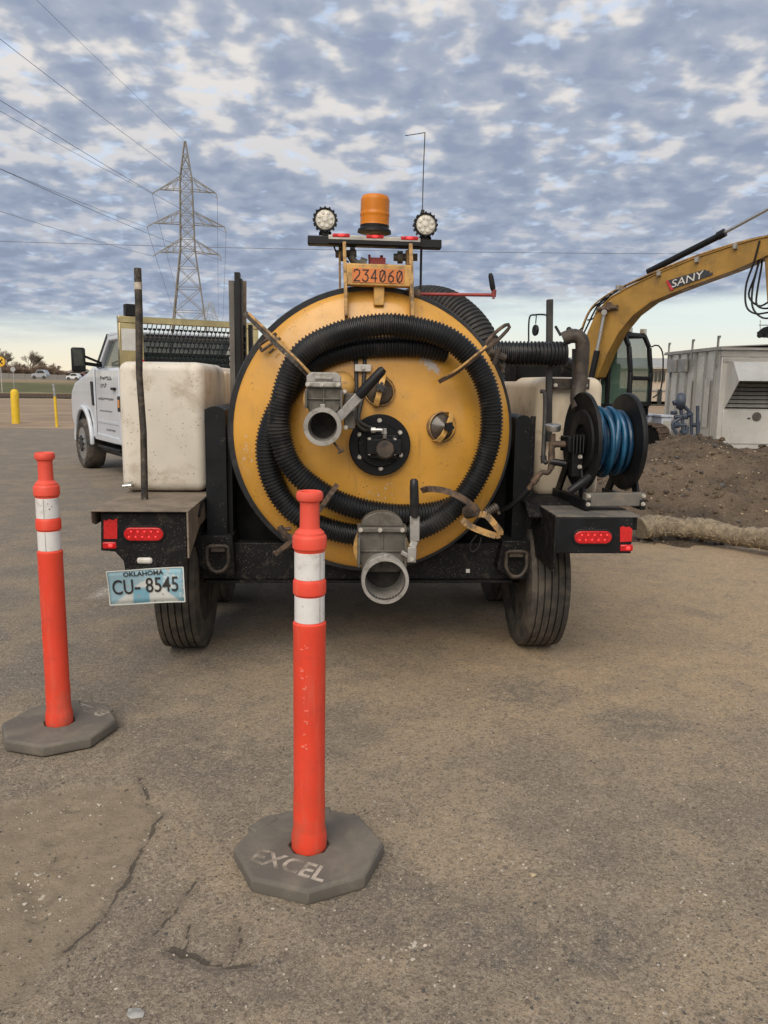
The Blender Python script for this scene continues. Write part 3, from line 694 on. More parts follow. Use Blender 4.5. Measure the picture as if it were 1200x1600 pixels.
# --- sight glasses
def sight(px, py, r, kx, kz, name='sight_glass'):
    p = on_door(px, py); n = Vector(((p.x-tc.x)*0.9, -0.8, (p.z-tc.z)*0.9)).normalized()
    g = MB().lathe([(r*1.02, 0.06), (r*1.04, -0.012), (r*0.97, -0.016), (r*0.95, 0.0)], p, n*-1, 36, caps=False).build('sight_port', 'gold_worn', T)
    cone = [(r*0.94, 0.004)]
    for k in range(7): cone += [(r*(0.90-0.105*k), -0.004-0.0065*k), (r*(0.86-0.105*k), -0.0085-0.0065*k)]
    cone += [(0, -0.056)]
    MB().lathe(cone, p, n*-1, 36, caps=False).build(name, 'sight_glass', g)
    a, u, w = ortho(n); d = Vector((kx, 0, kz)); d = (d-n*d.dot(n)).normalized(); s = n.cross(d)
    st = MB(); pts = [p+d*(r*1.07)-n*0.02, p+d*(r*1.08)+n*0.03, p+d*(r*0.7)+n*0.054, p+n*0.062, p-d*(r*0.7)+n*0.054, p-d*(r*1.08)+n*0.03, p-d*(r*1.07)-n*0.02]
    for a_, b_ in zip(pts[:-1], pts[1:]): st.bar(a_, b_, 0.026, 0.006, s.cross((b_-a_).normalized()))
    st.build('strap', 'gold_plain', g, bevel=0.002)
    k = MB(); k.cyl(p+n*0.055, p+n*0.085, 0.014, n=12)
    for j in range(5):
        t = 2*math.pi*j/5; k.cyl(p+n*0.068+(d*math.cos(t)+s*math.sin(t))*0.016, p+n*0.086+(d*math.cos(t)+s*math.sin(t))*0.016, 0.009, n=8)
    k.build('knob', 'black_plain', g)
sight(593, 611, 0.072, 0.25, 1)
sight(690, 667, 0.072, 0.55, 1)

# --- gate valves
def valve(bx, by, w, h, capw, ry, rcx, rcy, r_out, r_in, dbase, dface, dring, name, capround):
    """body spans pixels bx-w/2.. ; ring centre in pixels; metres for radii"""
    c0 = P(bx, by, dface)
    s = (P(bx+1, by, dface)-P(bx, by, dface)).x
    body = MB(); W, H = w*s, h*s
    poly = [(-.5*W, .5*H), (.5*W, .5*H), (.5*W, -.15*H), (.40*W, -.5*H), (-.40*W, -.5*H), (-.5*W, -.15*H)]
    body.prism([c0+Vector((x, 0, z)) for x, z in poly], (0, 0.085, 0))
    b = body.build(name, 'cast_grey', T, bevel=0.006)
    rb = MB()
    rb.box(c0+Vector((0, -0.004, .02*H)), (W*0.92, 0.012, 0.008)).box(c0+Vector((0, -0.004, .05*H)), (0.008, 0.011, H*0.86))
    for sx in (-1, 1): rb.box(c0+Vector((sx*W*.49, 0.02, 0)), (0.012, 0.11, H*0.7))
    rb.build('rib', 'cast_grey', b, bevel=0.003)
    cp = MB(); cw = capw*s
    cp.box(c0+Vector((0, 0.035, .5*H+0.008)), (cw, 0.115, 0.024))
    if capround:
        pts = [c0+Vector((cw*0.43*math.cos(t), 0.0, .5*H+0.02+cw*0.30*math.sin(t))) for t in [math.pi*k/14 for k in range(15)]]
        cp.prism(pts, (0, 0.07, 0))
    else:
        cp.prism([c0+Vector((x*cw, -0.012, .5*H+z)) for x, z in ((-.48, .018), (.48, .018), (.48, .045), (.36, .062), (-.36, .062), (-.48, .045))], (0, 0.10, 0))
        cp.box(c0+Vector((0, -0.014, .5*H+0.036)), (cw*0.5, 0.012, 0.016))
    cb = cp.build('bonnet', 'cast_light' if not capround else 'cast_grey', b, bevel=0.005)
    for sx in (-.44, -.05, .40):
        piece('bolt', bolt_me, 'bolt', b, c0+Vector((sx*cw, -0.022, .5*H+0.008)))
    rc = P(rcx, rcy, dring); back = P(rcx, rcy, dring) + Vector((0, dface+0.02-dring, 0))
    L_ = dface+0.02-dring
    ring = [(r_in, -0.001), (r_out*0.985, -0.001), (r_out, 0.006), (r_out, 0.022), (r_out*0.95, 0.028), (r_out*0.95, 0.036), (r_out, 0.042), (r_out, 0.055), (r_out*0.93, 0.06), (r_out*0.93, L_+0.03), (r_in*0.9, L_+0.03)]
    MB().lathe(ring, rc, (0, 1, 0), 44, closed=True).build('outlet_ring', 'cast_light', b)
    bore = MB().lathe([(r_in+0.0005, 0.004), (r_in*0.985, 0.02), (r_in*0.96, L_+0.042), (r_in*0.5, L_+0.046), (0, L_+0.05)], rc, (0, 1, 0), 36, caps=False)
    bore.build('outlet_bore', 'bore_mud_shade', b)
    MB().box(rc+Vector((0, 0.02, r_out+0.004)), (0.02, 0.04, 0.02)).build('latch', 'cast_light', b, bevel=0.002)
    # neck into the door
    nk = MB().cyl(c0+Vector((0, 0.07, 0)), c0+Vector((0, dbase-dface, 0.0)), W*0.40, n=28).lathe([(0, 0), (W*0.60, 0), (W*0.60, 0.03), (0, 0.03)], c0+Vector((0, 0.085, 0)), (0, 1, 0), 30)
    nk.build('valve_neck', 'gold_plain', b)
    return b, c0
v1, c1 = valve(506, 624, 56, 40, 56, 0, 504, 667, 0.084, 0.064, 3.98, 3.60, 3.50, 'upper_gate_valve', False)
v2, c2 = valve(597, 862, 74, 66, 77, 0, 602, 908, 0.107, 0.091, 4.0, 3.62, 3.47, 'lower_gate_valve', True)
g0 = on_door(533, 603)
MB().sphere(g0, 0.07, 24, (1, 0.9, 1)).build('pipe_elbow', 'gold_plain', v1)
lv = MB(); a, b = P(527, 655, 3.575), P(566, 614, 3.56)
lv.bar(a, b, 0.010, 0.042, (b-a).cross(Vector((0, 1, 0)))).bar(P(536, 640, 3.60), P(552, 632, 3.63), 0.03, 0.02)
lvo = lv.build('lever', 'galv', v1, bevel=0.003)
MB().tube([P(560, 619, 3.558), P(563, 616, 3.557), P(596, 580, 3.545), P(600, 576, 3.544)], 0.022, 14, [0.019, 0.024, 0.021, 0.014]).build('lever_grip', 'black_plain', v1)
for px, py in ((538, 612), (540, 668), (551, 638)): piece('bolt', bolt_me, 'bolt', v1, P(px, py, 3.60))
MB().tube([P(521, 691, 3.56), P(531, 703, 3.55), P(533, 705, 3.55)], 0.006, 8).tube([P(528, 708, 3.55), P(538, 703, 3.55)], 0.006, 8).build('drain_cock', 'rust_steel', v1)
MB().box(P(546, 642, 3.66), (0.05, 0.09, 0.16)).build('valve_bracket', 'cast_grey', v1, bevel=0.006)
lv = MB(); lv.bar(P(648, 806, 3.56), P(648, 846, 3.56), 0.044, 0.009, BK).bar(P(648, 845, 3.56), P(644, 856, 3.545), 0.034, 0.009, BK).bar(P(644, 855, 3.545), P(643, 879, 3.545), 0.04, 0.012, BK).bar(P(628, 862, 3.6), P(645, 872, 3.58), 0.03, 0.02)
lv.build('lever', 'cast_light', v2, bevel=0.004)
piece('bolt', bolt_me, 'bolt', v2, P(643, 874, 3.537))
MB().tube([P(648, 808, 3.56), P(648, 804, 3.56), P(647, 760, 3.56), P(647, 751, 3.56), P(647, 748, 3.56)], 0.02, 14, [0.016, 0.0215, 0.020, 0.018, 0.010]).build('lever_grip', 'rubber', v2)

# --- door dogs: swing bolts with long handles
def dog(pts, r, name, mt, extra=None, flat=None):
    mb = MB()
    if flat:
        sp = spline(pts, 0.02)
        for a_, b_ in zip(sp[:-1], sp[1:]): mb.bar(a_, b_, flat[0], flat[1], BK)
    else: mb.tube(spline(pts, 0.02), r, 10)
    return mb.build(name, mt, T)
d1 = dog([P(383, 489, 3.90), P(424, 530, 3.80), P(462, 566, 3.70), P(487, 591, 3.72)], 0.011, 'door_handle', 'pole_steel', flat=(0.024, 0.016))
MB().tube(spline([P(389, 490, 3.885), P(428, 527, 3.785), P(468, 566, 3.685), P(490, 590, 3.70)], 0.02), 0.007, 8).build('handle_edge', 'gold_worn', d1)
hw = MB()
for (x0, y0, x1, y1, d, r) in ((405, 539, 432, 521, 3.93, .008), (408, 549, 438, 528, 3.92, .007), (405, 539, 409, 549, 3.925, .007), (424, 523, 430, 532, 3.86, .016), (428, 545, 420, 552, 3.9, .006)):
    hw.cyl(P(x0, y0, d), P(x1, y1, d), r, n=8)
hw.build('hinge_bolt', 'rust_steel', d1)
d2 = dog([P(687, 596, 3.82), P(712, 582, 3.72), P(742, 558, 3.68), P(758, 543, 3.70), P(775, 530, 3.72)], 0.012, 'door_handle', 'rust_steel', flat=(0.019, 0.015))
MB().tube(spline([P(690, 592, 3.80), P(714, 578, 3.70), P(743, 555, 3.665), P(760, 541, 3.685)], 0.02), 0.006, 8).build('handle_edge', 'gold_worn', d2)
lp = spline([P(757, 544, 3.70), P(762, 533, 3.70), P(777, 517, 3.71), P(792, 507, 3.73), P(796, 511, 3.73), P(788, 521, 3.73), P(775, 534, 3.72), P(762, 545, 3.71)], 0.015, True)
MB().tube(lp, 0.0085, 8).build('handle_loop', 'rust_steel', d2)
hw = MB()
for (x0, y0, x1, y1, d, r) in ((765, 550, 790, 560, 3.86, .018), (768, 560, 788, 575, 3.88, .012), (780, 545, 772, 570, 3.84, .012), (786, 565, 786, 582, 3.88, .010)):
    hw.cyl(P(x0, y0, d), P(x1, y1, d), r, n=8)
hw.build('hinge_bolt', 'pipe_brown', d2)
d3 = dog([P(660, 766, 3.78), P(672, 764, 3.72), P(700, 768, 3.68), P(728, 782, 3.67), P(752, 804, 3.70)], 0.011, 'door_handle', 'rust_steel', flat=(0.028, 0.014))
lp = spline([P(748, 803, 3.70), P(760, 805, 3.68), P(775, 822, 3.68), P(782, 832, 3.69), P(776, 837, 3.70), P(756, 831, 3.72), P(735, 822, 3.75), P(722, 812, 3.78)], 0.02)
mb = MB()
for a_, b_ in zip(lp[:-1], lp[1:]): mb.bar(a_, b_, 0.030, 0.014, BK)
mb.build('handle_loop', 'gold_worn', d3)
hw = MB(); hw.cyl(P(730, 800, 3.80), P(742, 797, 3.76), 0.034, n=18).cyl(P(757, 803, 3.74), P(778, 791, 3.74), 0.016, n=10).cyl(P(772, 788, 3.74), P(780, 803, 3.74), 0.008, n=8)
for k in range(5): hw.cyl(P(760+3.4*k, 801-2*k, 3.74), P(762+3.4*k, 800-2*k, 3.74), 0.022, n=12)
hw.build('hinge_bolt', 'pipe_brown', d3)
d4 = dog([P(527, 757, 3.72), P(512, 778, 3.70), P(497, 800, 3.72), P(470, 832, 3.80), P(430, 866, 3.86)], 0.010, 'door_handle', 'rust_steel', flat=(0.022, 0.014))
hw = MB()
for (x0, y0, x1, y1, d, r) in ((437, 822, 447, 840, 3.86, .015), (434, 828, 455, 826, 3.87, .010), (447, 838, 462, 842, 3.86, .018), (428, 864, 446, 858, 3.87, .010), (455, 852, 434, 862, 3.85, .009), (443, 830, 455, 845, 3.84, .012)):
    hw.cyl(P(x0, y0, d), P(x1, y1, d), r, n=8)
hw.build('hinge_bolt', 'rust_steel', d4)

# --- gold mast on top of the door, unit number
def post(px0, py0, px1, py1, d0, d1, w, h, mt, name='mast_post', par=T):
    return MB().bar(P(px0, py0, d0), P(px1, py1, d1), w, h, BK).build(name, mt, par, bevel=0.002)
post(538, 381, 541, 496, 3.96, 3.90, 0.016, 0.07, 'gold_worn')
post(530.5, 381, 531.5, 472, 4.02, 4.02, 0.010, 0.05, 'gold_worn')
post(641, 384, 644, 496, 3.96, 3.90, 0.018, 0.07, 'gold_worn')
post(636, 392, 637, 420, 4.0, 4.0, 0.012, 0.05, 'gold_worn')
nb0 = P(592, 431, 3.93); s = (P(593, 431, 3.93)-nb0).x; tilt = Matrix.Rotation(R(0.8), 3, 'Y')
nb = MB().box(nb0, (101*s, 0.06, 33*s), tilt).build('number_beam', 'gold_plain', T, bevel=0.006)
MB().box(P(591, 431, 3.898), (80*s, 0.003, 21*s), tilt).build('number_decal', 'orange_decal', nb)
ct = P(591, 431, 3.8955)
ch = 17.5*s; adv = 13.2*s; xd = Vector((math.cos(R(0.8)), 0, -math.sin(R(0.8)))); zd = Vector((math.sin(R(0.8)), 0, math.cos(R(0.8))))
nm = MB(); lw = 0.0052
GL = {'2': [[(0, .8), (.1, .95), (.5, 1), (.9, .92), (1, .75), (.9, .55), (0, .03), (1, .03)]], '3': [[(0, .97), (1, .97), (.45, .6), (.8, .55), (1, .32), (.85, .08), (.5, 0), (.1, .06), (0, .2)]],
      '4': [[(.75, 0), (.75, 1), (0, .3), (1, .3)]], '6': [[(.85, .98), (.35, .75), (.05, .4), (.1, .12), (.5, 0), (.9, .12), (.95, .4), (.6, .56), (.2, .5)]],
      '0': [[(.5, 1), (.9, .85), (1, .5), (.9, .15), (.5, 0), (.1, .15), (0, .5), (.1, .85), (.5, 1)], [(.12, .08), (.88, .92)]]}
for i, chv in enumerate('234060'):
    o_ = ct+xd*((i-2.5)*adv-0.32*adv)-zd*(ch/2)
    for st in GL[chv]:
        q_ = [o_+xd*(a*0.64*adv)+zd*(b*ch) for a, b in st]
        for a_, b_ in zip(q_[:-1], q_[1:]):
            e = (b_-a_).normalized()*lw*0.4
            nm.bar(a_-e, b_+e, lw, 0.0016, BK)
nm.build('unit_number', 'ink', nb, smooth=0)
MB().box(P(592, 458, 3.95), (0.05, 0.06, 0.12)).build('beam_foot', 'gold_plain', T, bevel=0.004)
# hardware behind the beam
hw = MB()
for (x, y, rr) in ((536, 397, .034), (551, 396, .028), (625, 402, .03), (638, 402, .034)):
    hw.cyl(P(x-4, y, 4.02), P(x+4, y, 4.02), rr, n=14)
hw.cyl(P(524, 397, 4.02), P(557, 396, 4.02), 0.018, n=10).cyl(P(615, 402, 4.02), P(652, 402, 4.02), 0.018, n=10)
hw.tube(spline([P(548, 400, 4.0), P(556, 412, 4.0), P(567, 411, 4.0)], 0.02), 0.018, 10).cyl(P(562, 410, 4.0), P(572, 413, 4.0), 0.026, n=12)
hw.build('pivot_joint', 'cast_grey', T)
rd_ = MB().box(P(590, 412, 4.03), (0.075, 0.05, 0.05)).cyl(P(577, 398, 4.03), P(578, 416, 4.03), 0.006, n=8).cyl(P(596, 399, 4.03), P(597, 416, 4.03), 0.008, n=8).cyl(P(573, 415, 4.03), P(606, 415, 4.03), 0.009, n=8)
rd_.build('red_latch', 'red_paint', T)
hw = MB().box(P(578, 455, 4.05), (0.10, 0.08, 0.06)).tube(spline([P(556, 447, 4.02), P(548, 458, 4.02), P(545, 470, 4.03)], 0.02), 0.012, 8).tube(spline([P(564, 447, 4.02), P(560, 460, 4.02), P(556, 470, 4.03)], 0.02), 0.010, 8).tube(spline([P(520, 379, 3.99), P(523, 388, 4.0), P(528, 398, 4.02), P(545, 410, 4.03)], 0.02), 0.004, 6)
hw.build('hydraulic_block', 'black_plain', T)
lev = MB().tube([P(618, 459, 4.06), P(690, 460, 4.02), P(771, 461, 3.96)], 0.0085, 10).cyl(P(771, 464, 3.96), P(772, 453, 3.96), 0.012, n=12).cyl(P(771, 467, 3.96), P(771, 465, 3.96), 0.007, n=8).build('crank_lever', 'red_paint', T)
MB().tube([P(771, 454, 3.96), P(770, 450, 3.96), P(767, 432, 3.96), P(766, 427, 3.96)], 0.012, 12, [0.010, 0.0135, 0.0125, 0.008]).build('crank_grip', 'black_plain', lev)
MB().cyl(P(636, 459, 4.0), P(656, 460, 4.0), 0.022, n=12).build('crank_collar', 'rust_steel', lev)

# --- light bar
lb0, lb1 = P(481, 376, 3.97), P(689, 383, 3.97)
lb = MB().bar(lb0, lb1, 0.06, 0.040, (0, 0, 1)).build('light_bar', 'black_plain', T, bevel=0.004)
st0, st1 = P(513, 372.5, 3.935), P(657, 377.5, 3.935)
MB().bar(st0, st1, 0.012, 0.034, (0, 0, 1)).build('light_strip', 'alu_strip', lb, bevel=0.003)
MB().bar(st0-Vector((0, 0, .012)), st1-Vector((0, 0, .012)), 0.016, 0.018, (0, 0, 1)).build('strip_cover', 'black_plain', lb)
for px, py in ((533, 367.5), (586, 369.5), (640, 372)):
    p = P(px, py, 3.928)
    ml_ = MB().box(p+Vector((0, 0.002, 0)), (0.082, 0.012, 0.017)).build('marker_lens', 'tail_red', lb, bevel=0.005)
    MB().sphere(p+Vector((0, -0.004, 0)), 0.0085, 10, (1.9, .5, .75)).build('marker_led', 'led_red', lb)
def worklight(px, py, r):
    p = P(px, py, 3.95)
    w = MB().lathe([(r*0.86, -0.012), (r*0.97, -0.014), (r, -0.010), (r, 0.02), (r*0.8, 0.045), (0, 0.05)], p, (0, 1, 0), 32, caps=False)
    for k in range(16):
        t = 2*math.pi*k/16; w.box(p+Vector((r*1.01*math.cos(t), 0.015, r*1.01*math.sin(t))), (0.010, 0.05, 0.008), Matrix.Rotation(-t, 3, 'Y'))
    w.box(p+Vector((0, 0.02, -r-0.012)), (0.03, 0.03, 0.035)).cyl(p+Vector((-.03, 0.02, -r-0.008)), p+Vector((.03, 0.02, -r-0.008)), 0.008, n=8)
    o = w.build('work_light', 'black_plain', T)
    MB().lathe([(0, -0.009), (r*0.5, -0.008), (r*0.88, -0.005), (r*0.88, 0.004), (0, 0.004)], p, (0, 1, 0), 28).build('lamp_lens', 'lamp_face', o)
    led = MB()
    for k in range(8):
        t = 2*math.pi*k/8+0.3; led.lathe([(0, -0.0035), (0.0075, -0.002), (0.008, 0.001), (0, 0.001)], p+Vector((r*0.58*math.cos(t), -0.009, r*0.58*math.sin(t))), (0, 1, 0), 10)
    led.lathe([(0, -0.004), (0.010, -0.002), (0.011, 0.001), (0, 0.001)], p+Vector((0, -0.01, 0)), (0, 1, 0), 12)
    led.build('lamp_cells', 'white_part', o)
worklight(508, 343, 0.053); worklight(665, 351, 0.053)
bc = P(585, 361, 3.98); k = (P(586, 361, 3.98)-bc).x
bprof = [(26.5, -3), (26, 1), (22.5, 4), (22.8, 8)]
for j in range(9): bprof += [(22.6 if j != 3 else 23.2, 9+j*4.4), (22.3 if j != 3 else 23.2, 11.5+j*4.4)]
bprof += [(21.8, 48), (20, 51.5), (16, 53), (0, 54)]
MB().lathe([(r*k, h*k) for r, h in bprof[:4]]+[(0, 8*k)], bc, (0.035, 0, 1), 36).build('beacon_base', 'black_plain', T)
MB().lathe([(0, 4*k)]+[(r*k, h*k) for r, h in bprof[3:]], bc, (0.02, 0, 1), 40).build('beacon', 'amber', T)
aw = MB().tube(spline([P(657, 470, 4.06), P(658, 400, 4.05), P(660, 330, 4.04)], 0.1), 0.006, 8, None).cyl(P(660, 340, 4.04), P(660.5, 328, 4.04), 0.009, n=8)
aw.tube(spline([P(660, 332, 4.04), P(661.5, 270, 4.04), P(664, 208, 4.04)], 0.05), 0.0026, 6).tube([P(664.5, 207, 4.04), P(650, 209.5, 4.04), P(633, 212, 4.04)], 0.002, 6)
aw.build('antenna', 'rubber_dusty', T)

# --- boom hose over the tank, side suction hose
def corr_r(n, r, amp, k=4): return [r+amp if (i % k) in (1, 2) else r-amp for i in range(n)]
def corrugated(pts, r, amp, pitch, nseg=22):
    sp = spline(pts, pitch/4); return MB().tube(sp, r, nseg, corr_r(len(sp), r, amp))
corrugated([P(600, 520, 4.9), P(640, 482, 4.7), P(685, 478, 4.55), P(722, 500, 4.45), P(748, 535, 4.38), P(757, 575, 4.36), P(758, 640, 4.4)], 0.102, 0.005, 0.022).build('boom_hose', 'rubber_dusty', T)
corrugated([P(715, 549, 4.36), P(760, 551, 4.25), P(820, 552.5, 4.2), P(884, 553, 4.2)], 0.060, 0.0045, 0.019).build('side_hose', 'rubber', T)

# --- upper left: steel posts standing in the side rack
for (x, y0, d, w, h, mt) in ((362, 439, 4.75, .030, .05, 'deck_grey'), (371, 426, 4.7, .030, .05, 'black_plain'), (377, 436, 4.72, .012, .05, 'rubber_dusty')):
    a_ = P(x, y0, d); MB().bar(a_, Vector((a_.x, a_.y, 1.15)), w, h, BK).build('rack_post', mt, T, bevel=0.002)
a_ = P(380, 439, 4.8); MB().bar(a_, P(380, 520, 4.8), 0.035, 0.03, BK).build('rack_tube', 'deck_dust', T, bevel=0.002)
hw = MB().box(P(378, 550, 4.8), (0.05, 0.06, 0.30)).box(P(392, 545, 4.8), (0.022, 0.06, 0.27))
for k in range(5): hw.cyl(P(372, 525+k*11, 4.76), P(384, 527+k*11, 4.76), 0.013, n=8)
hw.build('rack_bracket', 'black_paint', T)

# --- water tanks
def rounded_box(lo, hi, r, seg=5, grooves=None):
    bm = bmesh.new(); bmesh.ops.create_cube(bm, size=1)
    lo, hi = Vector(lo), Vector(hi)
    for v in bm.verts: v.co = Vector([(lo[i]+hi[i])/2+v.co[i]*(hi[i]-lo[i]) for i in range(3)])
    bmesh.ops.bevel(bm, geom=bm.edges[:]+bm.verts[:], offset=r, segments=seg, affect='EDGES', profile=0.5)
    mb = MB(); bm.verts.index_update(); mb.v = [v.co.copy() for v in bm.verts]; mb.f = [tuple(v.index for v in f.verts) for f in bm.faces]; bm.free(); return mb
lo = P(190, 768, 4.26); hi = P(318, 566, 4.26)
tl = rounded_box((lo.x, 4.26, lo.z), (hi.x, 5.0, hi.z), 0.05).build('water_tank', 'poly_tank', T)
rr = rounded_box((lo.x+0.01, 5.008, lo.z), (hi.x-0.012, 6.6, hi.z-0.01), 0.045)
rr.build('tank_body', 'poly_tank_warm', tl)
for k in range(6):
    y0 = 5.06+k*0.25; rounded_box((hi.x-0.05, y0, lo.z+0.03), (hi.x+0.006, y0+0.19, hi.z-0.035), 0.02, 3).build('tank_rib', 'poly_tank_warm', tl)
# grooves of the moulded front
MB().b2((lo.x+0.105, 4.256, lo.z+0.06), (lo.x+0.11, 4.262, hi.z-0.06)).build('mould_line', 'poly_tank_warm', tl)
tapc = P(205, 757, 4.25)
MB().cyl(tapc+Vector((0, .02, 0)), tapc+Vector((0, -.04, 0)), 0.011, n=10).cyl(tapc+Vector((-.035, -.035, -.004)), tapc+Vector((.01, -.035, 0)), 0.008, n=8).bar(tapc+Vector((-.02, -.04, .012)), tapc+Vector((.02, -.04, .02)), 0.01, 0.006).build('drain_tap', 'steel', tl)
lo = P(833, 779, 4.30); hi = P(946, 590, 4.30)
tr = rounded_box((lo.x, 4.30, lo.z), (hi.x, 6.2, hi.z), 0.06).build('water_tank', 'poly_tank_warm', T)

# --- fender rails with round tops beside the tank
def rail(px0, px1, ytop, zb, d0, d1, name):
    a_ = P(px0, ytop, d0); b_ = P(px1, ytop, d0); w = b_.x-a_.x
    pts = [(a_.x, zb), (a_.x, a_.z-0.01)]+[(a_.x+w*(0.5-0.5*math.cos(t)), a_.z-0.03+0.035*math.sin(t)) for t in [math.pi*k/8 for k in range(1, 8)]]+[(b_.x, a_.z-0.05), (b_.x, zb)]
    return MB().prism([Vector((x, d0, z)) for x, z in pts], (0, d1-d0, 0)).build(name, 'black_paint', T, bevel=0.004)
rl = rail(319, 352, 636, 0.52, 4.10, 6.4, 'side_rail')
rr_ = rail(806, 831, 650, 0.52, 4.12, 6.4, 'side_rail')
MB().b2((P(352, 700, 4.14).x, 4.14, 0.55), (P(362, 700, 4.14).x, 6.3, 1.22)).build('rail_web', 'black_paint', rl)
a_ = P(831, 650, 4.16); MB().b2((a_.x-0.012, 4.118, 0.56), (a_.x+0.012, 4.135, a_.z)).build('rail_flange', 'black_mud', rr_)

# --- left rear deck
z_dk = P(215, 798, 3.66).z
xl, xr = P(141, 798, 3.66).x, P(291, 800, 3.66).x
dk = MB().b2((xl, 3.66, z_dk-0.006), (xr+0.01, 4.75, z_dk)).build('left_deck', 'deck_dust', T, bevel=0.002)
MB().prism([Vector((xl+0.001, 3.661, z_dk-0.005)), Vector((xl+0.001, 3.661, z_dk-0.055)), Vector((xl+0.001, 3.72, z_dk-0.075)), Vector((xl+0.001, 4.74, z_dk-0.075)), Vector((xl+0.001, 4.74, z_dk-0.005))], (0.004, 0, 0)).build('deck_lip', 'deck_dust', dk)
zb = P(291, 872, 3.66).z
MB().prism([Vector((xr, 3.662, z_dk-0.006)), Vector((xr, 3.662, zb)), Vector((xr, 3.95, zb+0.10)), Vector((xr, 4.75, zb+0.13)), Vector((xr, 4.75, z_dk-0.006))], (0.008, 0, 0)).build('deck_side', 'deck_dust', dk)
xb0 = P(158, 830, 3.70).x
fp = [P(158, 803, 3.70), P(291, 803, 3.70), P(291, 872, 3.70), P(284, 896, 3.70), P(197, 898, 3.70), P(193, 876, 3.70), P(180, 862, 3.70), P(158, 860, 3.70)]
lp_ = MB().prism(fp, (0, 0.008, 0)).build('left_light_plate', 'black_mud', T)
MB().b2((xb0, 3.709, P(160, 858, 3.7).z), (xr-0.002, 4.6, z_dk-0.007)).build('left_box', 'black_mud', T)
# --- right rear deck
z_dr = P(930, 806, 3.66).z
xa, xb = P(870, 806, 3.66).x, P(990, 806, 3.66).x
dr = MB().b2((xa, 3.66, z_dr-0.008), (xb+0.035, 4.6, z_dr)).build('right_deck', 'deck_grey', T, bevel=0.002)
zr = P(930, 865, 3.66).z
MB().b2((xa+0.001, 3.662, zr), (xb, 4.5, z_dr-0.009)).build('right_light_box', 'black_paint', T, bevel=0.004)
MB().b2((xb+0.001, 3.70, z_dr-0.075), (xb+0.034, 4.5, z_dr-0.0085)).build('deck_lip', 'black_paint', dr)
ml = MB().b2((xa-0.006, 3.664, zr-0.09), (xa+0.004, 4.4, z_dr-0.003)); ml.build('box_side', 'black_mud', T)

def oval_lamp(px, py, d, w, h):
    p = P(px, py, d)
    def stad(w, h, y, n=10):
        r = h/2; o = []
        for s_ in (1, -1):
            for k in range(n+1):
                t = -math.pi/2+math.pi*k/n; o.append(Vector((s_*(w/2-r+r*math.cos(t)), y, s_*r*math.sin(t))))
        return [p+q_ for q_ in o]
    g = MB().prism(stad(w+0.018, h+0.018, -0.006), (0, 0.012, 0)).build('lamp_grommet', 'black_plain', T, bevel=0.003)
    l = MB().prism(stad(w, h, -0.013), (0, 0.010, 0)).build('tail_lamp', 'tail_red', g, bevel=0.004)
    leds = MB()
    for rx, n, in ((-1, 5), (1, 5)):
        for k in range(n):
            leds.sphere(p+Vector(((k-(n-1)/2)*w*0.17+rx*w*0.03, -0.0128, rx*h*0.20)), 0.0046, 8, (1, .4, 1))
    leds.build('lamp_cells', 'led_red', g)
oval_lamp(225, 834, 3.70, 0.180, 0.062); oval_lamp(926, 839, 3.66, 0.178, 0.060)
for (pts, lx, ly, d) in (([(162, 812), (166, 814), (170, 811), (176, 813), (183, 810), (183, 842), (162, 842)], 171, 852, 3.698), ([(969, 824), (974, 822), (978, 824), (984, 823), (988, 827), (987, 846), (969, 847)], 979, 856, 3.658)):
    MB().prism([P(x, y, d) for x, y in pts], (0, 0.0035, 0)).build('reflector', 'reflector_red', T)
    p = P(lx, ly, d); MB().box(p+Vector((0, .001, 0)), (0.062, 0.012, 0.032)).build('clearance_lamp', 'tail_red', T, bevel=0.006)
    MB().sphere(p+Vector((0.006, -0.006, 0)), 0.009, 12, (1.2, .6, 1)).build('lamp_bulb', 'led_red', T)
# plate lamp and licence plate
p = P(226, 876, 3.70); pl = MB().box(p, (0.070, 0.02, 0.030)).build('plate_lamp', 'white_part', T, bevel=0.010)
pc = P(229, 916, 3.675); PLC = [pc.x-BASE[T.name].x, pc.z]
mat('plate', (0.58, 0.60, 0.57), 0.55, var=0.1, extra=plate_extra)
an = R(2.5); xd = Vector((math.cos(an), 0, math.sin(an))); zd = Vector((-math.sin(an), 0, math.cos(an)))
pw, ph = 0.345, 0.162
def plate_pt(u, v, dy=0): return pc+xd*(u*pw/2)+zd*(v*ph/2)+Vector((0, dy, 0))
mb = MB(); NX, NZ = 12, 6
outl = [(-.93, 1), (.95, 1), (1, .9), (1, -.9), (.95, -1), (-.95, -1), (-1, -.92), (-1, .9)]
def bend(u, v): return 0.010*math.sin(u*2.1+0.4)*(0.4+0.6*v*v)+0.006*u*v
vs_ = [plate_pt(u, v, bend(u, v)-0.001) for v in np.linspace(-1, 1, NZ+1) for u in np.linspace(-1, 1, NX+1)]
fs_ = [(j*(NX+1)+i, j*(NX+1)+i+1, (j+1)*(NX+1)+i+1, (j+1)*(NX+1)+i) for j in range(NZ) for i in range(NX)]
mb.add(vs_, fs_); lpo = mb.build('licence_plate', 'plate', T, label='bent weathered blue and white licence plate')
sm = lpo.modifiers.new('solid', 'SOLIDIFY'); sm.thickness = 0.0016; sm.offset = -1
rimb = MB()
